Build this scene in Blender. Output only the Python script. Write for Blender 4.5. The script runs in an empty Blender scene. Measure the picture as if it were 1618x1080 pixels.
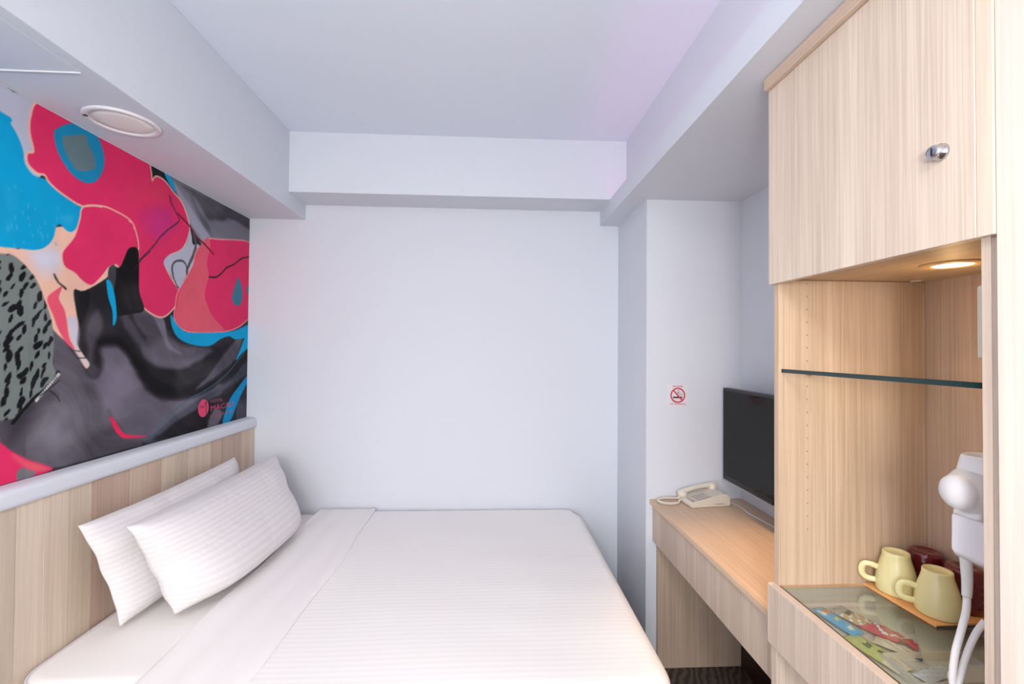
import bpy, bmesh, math, random
import numpy as np
from mathutils import Vector, Matrix
S = bpy.context.scene
C = S.collection
PI = math.pi
random.seed(7)
WIN_FILL, CEIL_FILL, POINT_FILL, NICHEP, DESKP, COVE_FILL = 30, 24, 48, 1.8, 40.0, .95   # watts of the lights below; window, ceiling, globe and cove are added fills
H = 1.4248          # eye height over the floor; room frame: x right, y away, z up

# ---------------------------------------------------------------- camera
def rot(yaw, pit, rol):
    cy, sy = math.cos(yaw), math.sin(yaw); cp, sp = math.cos(pit), math.sin(pit); cr, sr = math.cos(rol), math.sin(rol)
    Ry = Matrix(((cy, 0, sy), (0, 1, 0), (-sy, 0, cy)))
    Rx = Matrix(((1, 0, 0), (0, cp, -sp), (0, sp, cp)))
    Rz = Matrix(((cr, -sr, 0), (sr, cr, 0), (0, 0, 1)))
    return Rz @ Rx @ Ry
M = rot(-5.03242407e-02, -1.54131653e-02, 7.67922546e-03)
def w2b(v): return Vector((v[0], v[2], -v[1]))
right, down, fwd = w2b(M[0]), w2b(M[1]), w2b(M[2])
cam = bpy.data.cameras.new('camera'); co = bpy.data.objects.new('camera', cam); C.objects.link(co)
cm = Matrix.Identity(4)
for i, ax in enumerate((right, -down, -fwd)):
    for j in range(3): cm[j][i] = ax[j]
cm[2][3] = H
co.matrix_world = cm
cam.sensor_width = 36.0; cam.sensor_fit = 'HORIZONTAL'; cam.lens = 712.434 * 36 / 1618
cam.clip_start = 0.02
S.camera = co

# ---------------------------------------------------------------- world, lights, exposure
w = bpy.data.worlds.new('world'); S.world = w; w.use_nodes = True
bg = w.node_tree.nodes['Background']; bg.inputs[0].default_value = (.75, .85, 1, 1); bg.inputs[1].default_value = 1.0
S.view_settings.view_transform = 'Standard'; S.view_settings.look = 'None'
S.view_settings.gamma = 1; S.view_settings.exposure = 0.30
try: S.view_settings.use_curve_mapping = False
except Exception: pass
def area(name, loc, target, sx, sy, power, col, spread=None):
    l = bpy.data.lights.new(name, 'AREA'); l.shape = 'RECTANGLE'; l.size = sx; l.size_y = sy; l.energy = power; l.color = col
    if spread: l.spread = spread
    o = bpy.data.objects.new(name, l); C.objects.link(o); o.location = loc
    d = Vector(target) - Vector(loc); o.rotation_euler = d.to_track_quat('-Z', 'Y').to_euler()
    return o
area('added_window_fill', (-0.35, -2.12, 1.45), (-0.35, 2, 1.3), 1.5, 1.25, WIN_FILL, (1.0, .99, .985))  # added fill from behind the camera, set in the invented window
area('added_ceiling_fill', (-0.15, -0.75, 2.43), (-0.15, -.75, 0), .5, .5, CEIL_FILL, (1.0, .95, .90))  # added overhead fill, unseen behind the camera
l = bpy.data.lights.new('added_point_fill', 'POINT'); l.energy = POINT_FILL; l.color = (1.0, .975, .95); l.shadow_soft_size = .16  # added point fill behind the camera for side walls and wardrobe
o = bpy.data.objects.new('added_point_fill', l); C.objects.link(o); o.location = (-.15, -.78, 1.51)
def spot(name, loc, power, col, size=150, blend=.8, rad=.03):
    l = bpy.data.lights.new(name, 'SPOT'); l.energy = power; l.color = col; l.spot_size = math.radians(size); l.spot_blend = blend; l.shadow_soft_size = rad
    o = bpy.data.objects.new(name, l); C.objects.link(o); o.location = loc
    return o
spot('niche_puck_light', (.925, .855, 1.592), NICHEP, (1.0, .70, .42), 118, .7, .03)
l = bpy.data.lights.new('niche_puck_halo', 'POINT'); l.energy = NICHEP * .09; l.color = (1.0, .62, .26); l.shadow_soft_size = .02
o = bpy.data.objects.new('niche_puck_halo', l); C.objects.link(o); o.location = (.925, .855, 1.545)
spot('desk_downlight_glow', (.93, 1.28, 2.09), DESKP, (1.0, .60, .28), 50, .9, .04)

# ---------------------------------------------------------------- materials
def lin(c):
    if max(c) > 1.0 or True:
        c = [v / 255 for v in c]
    return tuple((v / 12.92 if v <= .04045 else ((v + .055) / 1.055) ** 2.4) for v in c)
def mat(name):
    m = bpy.data.materials.new(name); m.use_nodes = True
    nt = m.node_tree; return m, nt, nt.nodes['Principled BSDF']
def N(nt, t, **kw):
    n = nt.nodes.new(t)
    for k, v in kw.items(): setattr(n, k, v)
    return n
def bump_noise(nt, b, scale, strength, dist=.002, coord='Object', mapping=None, detail=3):
    tc = N(nt, 'ShaderNodeTexCoord'); nz = N(nt, 'ShaderNodeTexNoise'); nz.inputs['Scale'].default_value = scale; nz.inputs['Detail'].default_value = detail
    src = tc.outputs[coord]
    if mapping:
        mp = N(nt, 'ShaderNodeMapping'); mp.inputs['Scale'].default_value = mapping; nt.links.new(src, mp.inputs[0]); src = mp.outputs[0]
    nt.links.new(src, nz.inputs['Vector'])
    bp = N(nt, 'ShaderNodeBump'); bp.inputs['Strength'].default_value = strength; bp.inputs['Distance'].default_value = dist
    nt.links.new(nz.outputs[0], bp.inputs['Height']); nt.links.new(bp.outputs[0], b.inputs['Normal'])
    return nz, bp
def plain(name, col, rough=.5, metal=0., spec=.5, coat=0., vary=0.03):
    m, nt, b = mat(name)
    c = lin(col)
    nz = N(nt, 'ShaderNodeTexNoise'); nz.inputs['Scale'].default_value = 9
    tc = N(nt, 'ShaderNodeTexCoord'); nt.links.new(tc.outputs['Object'], nz.inputs['Vector'])
    r = N(nt, 'ShaderNodeValToRGB'); r.color_ramp.elements[0].position = .3; r.color_ramp.elements[1].position = .7
    r.color_ramp.elements[0].color = (*[v * (1 - vary) for v in c], 1); r.color_ramp.elements[1].color = (*[min(1, v * (1 + vary)) for v in c], 1)
    nt.links.new(nz.outputs[0], r.inputs[0]); nt.links.new(r.outputs[0], b.inputs['Base Color'])
    b.inputs['Roughness'].default_value = rough; b.inputs['Metallic'].default_value = metal
    b.inputs['Specular IOR Level'].default_value = spec; b.inputs['Coat Weight'].default_value = coat
    return m
def paint(name, col, rough=.7):
    m, nt, b = mat(name); c = lin(col)
    b.inputs['Base Color'].default_value = (*c, 1); b.inputs['Roughness'].default_value = rough; b.inputs['Specular IOR Level'].default_value = .3
    bump_noise(nt, b, 260, .12, .0008)
    return m
def wood(name, light, dark, axis='Z', rough=.5, density=1., seed=0.):
    """fine straight veneer grain running along one object axis"""
    m, nt, b = mat(name)
    tc = N(nt, 'ShaderNodeTexCoord')
    def stretched(a, l, det, off):
        mp = N(nt, 'ShaderNodeMapping'); s = [a, a, a]; s['XYZ'.index(axis)] = l
        mp.inputs['Scale'].default_value = s; mp.inputs['Location'].default_value = (seed + off, seed * 1.7 + off, seed * .6)
        nt.links.new(tc.outputs['Object'], mp.inputs[0])
        nz = N(nt, 'ShaderNodeTexNoise'); nz.inputs['Scale'].default_value = 1; nz.inputs['Detail'].default_value = det; nz.inputs['Distortion'].default_value = .25
        nt.links.new(mp.outputs[0], nz.inputs['Vector']); return nz.outputs[0]
    wide = stretched(16 * density, .5, 2, 0); fine = stretched(230 * density, 3.0, 5, 3.1); mid = stretched(80 * density, 1.1, 5, 7.7)
    r1 = N(nt, 'ShaderNodeValToRGB'); e = r1.color_ramp.elements
    l, d = lin(light), lin(dark)
    e[0].position = .36; e[0].color = (*d, 1); e[1].position = .62; e[1].color = (*l, 1)
    nt.links.new(fine, r1.inputs[0])
    r2 = N(nt, 'ShaderNodeValToRGB'); e = r2.color_ramp.elements
    e[0].position = .36; e[0].color = (*[v * .88 for v in l], 1); e[1].position = .56; e[1].color = (*l, 1)
    nt.links.new(mid, r2.inputs[0])
    r3 = N(nt, 'ShaderNodeValToRGB'); e = r3.color_ramp.elements
    e[0].position = .35; e[0].color = (.90, .885, .87, 1); e[1].position = .65; e[1].color = (1, 1, 1, 1)
    nt.links.new(wide, r3.inputs[0])
    mx = N(nt, 'ShaderNodeMix', data_type='RGBA'); mx.inputs[0].default_value = .5
    nt.links.new(r2.outputs[0], mx.inputs[6]); nt.links.new(r1.outputs[0], mx.inputs[7])
    mu = N(nt, 'ShaderNodeMix', data_type='RGBA', blend_type='MULTIPLY'); mu.inputs[0].default_value = 1
    nt.links.new(mx.outputs[2], mu.inputs[6]); nt.links.new(r3.outputs[0], mu.inputs[7])
    nt.links.new(mu.outputs[2], b.inputs['Base Color'])
    bp = N(nt, 'ShaderNodeBump'); bp.inputs['Strength'].default_value = .15; bp.inputs['Distance'].default_value = .0006
    nt.links.new(fine, bp.inputs['Height']); nt.links.new(bp.outputs[0], b.inputs['Normal'])
    b.inputs['Roughness'].default_value = rough; b.inputs['Specular IOR Level'].default_value = .35
    return m
def fabric(name, col, stripe_axis=None, period=.02, contrast=.04, rough=.85):
    m, nt, b = mat(name); c = lin(col)
    tc = N(nt, 'ShaderNodeTexCoord')
    b.inputs['Roughness'].default_value = rough; b.inputs['Sheen Weight'].default_value = .15; b.inputs['Specular IOR Level'].default_value = .25
    nz = N(nt, 'ShaderNodeTexNoise'); nz.inputs['Scale'].default_value = 420; nt.links.new(tc.outputs['UV'], nz.inputs['Vector'])
    bp = N(nt, 'ShaderNodeBump'); bp.inputs['Strength'].default_value = .15; bp.inputs['Distance'].default_value = .0004
    nt.links.new(nz.outputs[0], bp.inputs['Height'])
    if stripe_axis and 'pillow' in name:
        n2 = N(nt, 'ShaderNodeTexNoise'); n2.inputs['Scale'].default_value = 9; n2.inputs['Detail'].default_value = 3; n2.inputs['Distortion'].default_value = 1.2
        nt.links.new(tc.outputs['UV'], n2.inputs['Vector'])
        b3 = N(nt, 'ShaderNodeBump'); b3.inputs['Strength'].default_value = .55; b3.inputs['Distance'].default_value = .012
        nt.links.new(n2.outputs[0], b3.inputs['Height']); nt.links.new(b3.outputs[0], bp.inputs['Normal'])
    if stripe_axis:
        wv = N(nt, 'ShaderNodeTexWave'); wv.wave_type = 'BANDS'; wv.bands_direction = stripe_axis; wv.wave_profile = 'SIN'
        wv.inputs['Scale'].default_value = .314159 / period; wv.inputs['Distortion'].default_value = .35; wv.inputs['Detail'].default_value = 2; wv.inputs['Detail Scale'].default_value = .8
        nt.links.new(tc.outputs['UV'], wv.inputs['Vector'])
        r = N(nt, 'ShaderNodeValToRGB'); e = r.color_ramp.elements
        e[0].position = .42; e[0].color = (*[v * (1 - contrast) for v in c], 1); e[1].position = .58; e[1].color = (*c, 1)
        nt.links.new(wv.outputs[1], r.inputs[0]); nt.links.new(r.outputs[0], b.inputs['Base Color'])
        b2 = N(nt, 'ShaderNodeBump'); b2.inputs['Strength'].default_value = .5; b2.inputs['Distance'].default_value = .0012
        nt.links.new(r.outputs[0], b2.inputs['Height']); nt.links.new(bp.outputs[0], b2.inputs['Normal']); nt.links.new(b2.outputs[0], b.inputs['Normal'])
    else:
        b.inputs['Base Color'].default_value = (*c, 1); nt.links.new(bp.outputs[0], b.inputs['Normal'])
    return m
def glass(name, tint, refl=1.0, rough=.01, ior=1.5):
    m = bpy.data.materials.new(name); m.use_nodes = True; nt = m.node_tree; nt.nodes.clear()
    out = N(nt, 'ShaderNodeOutputMaterial'); ge = N(nt, 'ShaderNodeNewGeometry'); ma = N(nt, 'ShaderNodeMath', operation='MULTIPLY'); mi = N(nt, 'ShaderNodeMath', operation='SUBTRACT'); mi.inputs[0].default_value = 1; tr = N(nt, 'ShaderNodeBsdfTransparent'); gl = N(nt, 'ShaderNodeBsdfGlossy'); mx = N(nt, 'ShaderNodeMixShader'); fr = N(nt, 'ShaderNodeFresnel')
    tr.inputs[0].default_value = (*tint, 1); gl.inputs['Roughness'].default_value = rough; gl.inputs[0].default_value = (refl, refl, refl, 1); fr.inputs[0].default_value = ior
    nt.links.new(ge.outputs['Backfacing'], mi.inputs[1]); nt.links.new(mi.outputs[0], ma.inputs[0]); nt.links.new(fr.outputs[0], ma.inputs[1]); nt.links.new(ma.outputs[0], mx.inputs[0]); nt.links.new(tr.outputs[0], mx.inputs[1]); nt.links.new(gl.outputs[0], mx.inputs[2]); nt.links.new(mx.outputs[0], out.inputs[0])
    return m
def emit(name, col, s):
    m, nt, b = mat(name); b.inputs['Base Color'].default_value = (*lin(col), 1); b.inputs['Emission Color'].default_value = (*lin(col), 1); b.inputs['Emission Strength'].default_value = s
    return m

m_wall = paint('lavender_wall_paint', (218, 222, 231)); m_ceil = paint('lavender_ceiling_paint', (230, 238, 250))
m_white = plain('white_plastic', (236, 234, 236), .35); m_black = plain('black_plastic', (14, 14, 16), .35)
m_wood = wood('pale_ash_veneer', (232, 214, 196), (192, 168, 146)); m_woodH = wood('pale_ash_veneer_desk', (224, 196, 168), (206, 176, 147), 'Y', .42, .8, 3.3)
m_wood2 = wood('pale_ash_veneer_side', (222, 204, 188), (190, 168, 148), 'Z', .5, 1.2, 5.)
m_wood3 = wood('pale_ash_veneer_edge', (222, 198, 178), (205, 180, 160), 'Y', .5, 1., 9.)
m_edge = plain('ash_edge_banding', (226, 204, 186), .5)
m_hb_light = [wood('headboard_beige_%d' % i, c, d, 'Z', .5, .8, i * 2.) for i, (c, d) in enumerate([((222, 206, 186), (202, 184, 162)), ((212, 196, 178), (198, 180, 160)), ((226, 208, 190), (206, 190, 170))])]
m_hb_brown = [wood('headboard_brown_%d' % i, c, d, 'Z', .5, .8, 11 + i * 2.) for i, (c, d) in enumerate([((214, 188, 170), (194, 168, 150)), ((205, 179, 163), (188, 162, 146)), ((219, 196, 178), (200, 176, 158))])]
m_sheet = fabric('white_cotton', (243, 239, 238)); m_duvet = fabric('white_satin_stripe', (245, 242, 240), 'Y', .021, .04); m_pillow = fabric('white_satin_pillow', (230, 226, 227), 'Y', .0175, .06)
m_chrome = plain('chrome', (200, 200, 205), .12, 1.); m_dgrey = plain('dark_grey', (60, 58, 62), .4)
m_glass = glass('clear_glass', (.90, .95, .96), 1.0, .01, 1.9); m_shelfglass = glass('shelf_glass', (.955, .975, .96), 1.0, .01, 1.75); m_gedge = plain('green_glass_edge', (10, 42, 40), .15, 0, .8); m_gedge2 = plain('dark_glass_edge', (92, 74, 52), .3)
m_cream = plain('cream_glaze', (232, 224, 168), .28, 0, .5, .3); m_beige = plain('beige_plastic', (222, 210, 196), .4)
m_red_print = plain('red_print', (206, 40, 62), .5); m_black_print = plain('black_print', (25, 25, 28), .5); m_pink_print = plain('pink_print', (222, 45, 100), .5); m_pink_soft = plain('rose_print', (150, 60, 90), .5)
m_carpet = None

# ---------------------------------------------------------------- mesh helpers
def obj(name, bm, m, parent=None, smooth=False, bev=0, seg=2, sub=0):
    me = bpy.data.meshes.new(name); bm.normal_update(); bm.to_mesh(me); bm.free()
    o = bpy.data.objects.new(name, me); C.objects.link(o)
    for mm in (m if isinstance(m, (list, tuple)) else [m]): me.materials.append(mm)
    if smooth:
        for p in me.polygons: p.use_smooth = True
    if bev:
        b = o.modifiers.new('bevel', 'BEVEL'); b.width = bev; b.segments = seg; b.limit_method = 'ANGLE'; b.angle_limit = .6
        if not smooth:
            for p in me.polygons: p.use_smooth = True
            wn = o.modifiers.new('wn', 'WEIGHTED_NORMAL'); wn.keep_sharp = True
    if sub:
        s = o.modifiers.new('sub', 'SUBSURF'); s.levels = sub; s.render_levels = sub
    if parent:
        o.parent = parent; o.matrix_parent_inverse = parent_inv(parent)
    return o
def parent_inv(p):
    mats = Matrix.Identity(4); q = p
    chain = []
    while q: chain.append(q); q = q.parent
    m = Matrix.Identity(4)
    for q in reversed(chain): m = m @ q.matrix_parent_inverse @ q.matrix_basis
    return m.inverted()
def thing(name, label, cat, loc, group=None):
    o = bpy.data.objects.new(name, None); C.objects.link(o); o.location = loc; o.empty_display_size = .05
    o['label'] = label; o['category'] = cat
    if group: o['group'] = group
    return o
def tag(o, label, cat, group=None):
    o['label'] = label; o['category'] = cat
    if group: o['group'] = group
    return o
def struct(o): o['kind'] = 'structure'; return o
def BM(): return bmesh.new()
def bx(bm, x0, x1, y0, y1, z0, z1):
    v = [bm.verts.new(p) for p in ((x0, y0, z0), (x1, y0, z0), (x1, y1, z0), (x0, y1, z0), (x0, y0, z1), (x1, y0, z1), (x1, y1, z1), (x0, y1, z1))]
    for f in ((0, 3, 2, 1), (4, 5, 6, 7), (0, 1, 5, 4), (1, 2, 6, 5), (2, 3, 7, 6), (3, 0, 4, 7)): bm.faces.new([v[i] for i in f])
    return bm
def box(name, m, x0, x1, y0, y1, z0, z1, parent=None, bev=0, seg=2):
    return obj(name, bx(BM(), x0, x1, y0, y1, z0, z1), m, parent, bev=bev, seg=seg)
def lathe(bm, prof, c, axis='Z', n=40, cap=True):
    """prof: list of (r, h)"""
    rings = []
    for r, h in prof:
        ring = []
        for i in range(n):
            a = 2 * PI * i / n; u, v = r * math.cos(a), r * math.sin(a)
            p = {'Z': (u, v, h), 'Y': (v, h, u), 'X': (h, u, v)}[axis]
            ring.append(bm.verts.new((c[0] + p[0], c[1] + p[1], c[2] + p[2])))
        rings.append(ring)
    for a, b in zip(rings, rings[1:]):
        for i in range(n): bm.faces.new((a[i], a[(i + 1) % n], b[(i + 1) % n], b[i]))
    if cap:
        bm.faces.new(rings[0][::-1]); bm.faces.new(rings[-1])
    return bm
def catmull(pts, n=8, closed=False):
    P = [Vector(p) for p in pts]; out = []
    m = len(P)
    rng = range(m if closed else m - 1)
    for i in rng:
        if closed: p0, p1, p2, p3 = P[(i - 1) % m], P[i], P[(i + 1) % m], P[(i + 2) % m]
        else: p0, p1, p2, p3 = P[max(i - 1, 0)], P[i], P[i + 1], P[min(i + 2, m - 1)]
        for k in range(n):
            t = k / n
            out.append(.5 * ((2 * p1) + (-p0 + p2) * t + (2 * p0 - 5 * p1 + 4 * p2 - p3) * t * t + (-p0 + 3 * p1 - 3 * p2 + p3) * t ** 3))
    if not closed: out.append(P[-1])
    return out
def tube(bm, pts, r, n=10, smooth=8, flat=1.0):
    Q = catmull(pts, smooth) if smooth else [Vector(p) for p in pts]
    rr = r if callable(r) else (lambda t: r)
    up = Vector((0, 0, 1)); rings = []
    T0 = (Q[1] - Q[0]).normalized()
    nrm = T0.cross(up) if abs(T0.dot(up)) < .95 else T0.cross(Vector((1, 0, 0)))
    nrm.normalize()
    for i, q in enumerate(Q):
        t = (Q[min(i + 1, len(Q) - 1)] - Q[max(i - 1, 0)]).normalized()
        nrm = (nrm - t * nrm.dot(t)).normalized(); bn = t.cross(nrm)
        R = rr(i / (len(Q) - 1))
        rings.append([bm.verts.new(q + nrm * (R * math.cos(2 * PI * k / n)) + bn * (R * flat * math.sin(2 * PI * k / n))) for k in range(n)])
    for a, b in zip(rings, rings[1:]):
        for i in range(n): bm.faces.new((a[i], a[(i + 1) % n], b[(i + 1) % n], b[i]))
    bm.faces.new(rings[0][::-1]); bm.faces.new(rings[-1])
    return bm
def prism(bm, poly, y0, y1, plane='XZ'):
    """extrude a polygon given in a plane along the remaining axis"""
    def P(u, v, w): return {'XZ': (u, w, v), 'YZ': (w, u, v), 'XY': (u, v, w)}[plane]
    a = [bm.verts.new(P(u, v, y0)) for u, v in poly]; b = [bm.verts.new(P(u, v, y1)) for u, v in poly]
    n = len(poly)
    bm.faces.new(a); bm.faces.new(b[::-1])
    for i in range(n): bm.faces.new((a[i], b[i], b[(i + 1) % n], a[(i + 1) % n]))
    bmesh.ops.recalc_face_normals(bm, faces=bm.faces)
    return bm
def text(name, s, loc, size, ax, ay, m, parent=None, ext=.0002, align='LEFT', sx=1.0):
    cu = bpy.data.curves.new(name, 'FONT'); cu.body = s; cu.size = size; cu.extrude = ext; cu.align_x = align; cu.resolution_u = 2
    t = bpy.data.objects.new(name, cu); C.objects.link(t)
    bpy.context.view_layer.update()
    me = bpy.data.meshes.new_from_object(t.evaluated_get(bpy.context.evaluated_depsgraph_get()))
    C.objects.unlink(t); bpy.data.objects.remove(t)
    X, Y = Vector(ax).normalized(), Vector(ay).normalized(); Z = X.cross(Y)
    for v in me.vertices:
        c = v.co.copy(); v.co = Vector(loc) + X * c.x * sx + Y * c.y + Z * c.z
    me.materials.clear(); me.materials.append(m)
    o = bpy.data.objects.new(name, me); C.objects.link(o)
    if parent: o.parent = parent; o.matrix_parent_inverse = parent_inv(parent)
    return o

# ---------------------------------------------------------------- the room
XL, XR, YB, YF, ZC, ZS = -1.291, 1.160, 2.480, -2.20, 2.494, 2.114
YC = 2.023; XC = .716
struct(box('floor', None or plain('dummy', (40, 34, 30)), XL - .1, XR + .1, YF - .1, YB + .1, -.1, 0))
struct(box('ceiling', m_ceil, XL - .1, XR + .1, YF - .1, YB + .1, ZC, ZC + .1))
struct(box('wall_left', m_wall, XL - .1, XL, YF, YB, 0, ZC))
struct(box('wall_right', m_wall, XR, XR + .1, YF, YB, 0, ZC))
struct(box('wall_back', m_wall, XL - .1, XR + .1, YB, YB + .1, 0, ZC))
struct(box('wall_column', m_wall, XC, XR, YC, YB, 0, ZS))
# wall behind the camera with an opening for the added window
bm = BM()
bx(bm, XL - .1, -1.15, YF - .1, YF, 0, ZC); bx(bm, .45, XR + .1, YF - .1, YF, 0, ZC); bx(bm, -1.15, .45, YF - .1, YF, 0, .8); bx(bm, -1.15, .45, YF - .1, YF, 2.1, ZC)
struct(obj('wall_front', bm, m_wall))
bm = BM()
for a in ((-1.15, -1.10, .8, 2.1), (.40, .45, .8, 2.1), (-.375, -.325, .8, 2.1)): bx(bm, a[0], a[1], YF - .07, YF - .02, a[2], a[3])
bx(bm, -1.15, .45, YF - .07, YF - .02, .8, .85); bx(bm, -1.15, .45, YF - .07, YF - .02, 2.05, 2.1)
wf = struct(obj('added_window_1', bm, m_white, bev=.004))  # invented window, added unseen to bring light in
box('pane', m_shelfglass, -1.10, -.375, YF - .048, YF - .044, .85, 2.05, wf); box('pane', m_shelfglass, -.325, .40, YF - .048, YF - .044, .85, 2.05, wf)
# beams
struct(box('trim_1', m_wall, XL, -.997, YF, YB, ZS, ZC, bev=.003))
struct(box('trim_2', m_wall, -.997, .697, 2.272, YB, 2.194, ZC))
struct(box('trim_3', m_wall, .697, XR, YF, YB, ZS, ZC))
bm = BM(); bx(bm, .612, .697, YF, YB, ZS, 2.150); bx(bm, .612, .620, YF, YB, 2.150, 2.196)
struct(obj('trim_4', bm, m_wall))
area('added_pink_strip_fill', (.65, .3, 2.156), (.65, .3, 3), 4.6, .012, COVE_FILL, (1.0, .30, .62)).rotation_euler = (PI, 0, PI / 2)  # added pink strip light, tints the ceiling along the ledge
# carpet
m_carpet, nt, b = mat('striped_carpet')
tc = N(nt, 'ShaderNodeTexCoord'); mp = N(nt, 'ShaderNodeMapping'); mp.inputs['Rotation'].default_value = (0, 0, .5); nt.links.new(tc.outputs['Object'], mp.inputs[0])
wv = N(nt, 'ShaderNodeTexWave'); wv.inputs['Scale'].default_value = 11; wv.inputs['Distortion'].default_value = 7.; wv.inputs['Detail'].default_value = 3; nt.links.new(mp.outputs[0], wv.inputs['Vector'])
r = N(nt, 'ShaderNodeValToRGB'); r.color_ramp.elements[0].color = (*lin((58, 46, 40)), 1); r.color_ramp.elements[1].color = (*lin((92, 80, 70)), 1); nt.links.new(wv.outputs[1], r.inputs[0]); nt.links.new(r.outputs[0], b.inputs['Base Color'])
b.inputs['Roughness'].default_value = .95
bpy.data.objects['floor'].data.materials[0] = m_carpet
for y0 in np.arange(1.15, 2.0, .30):
    pass
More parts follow.
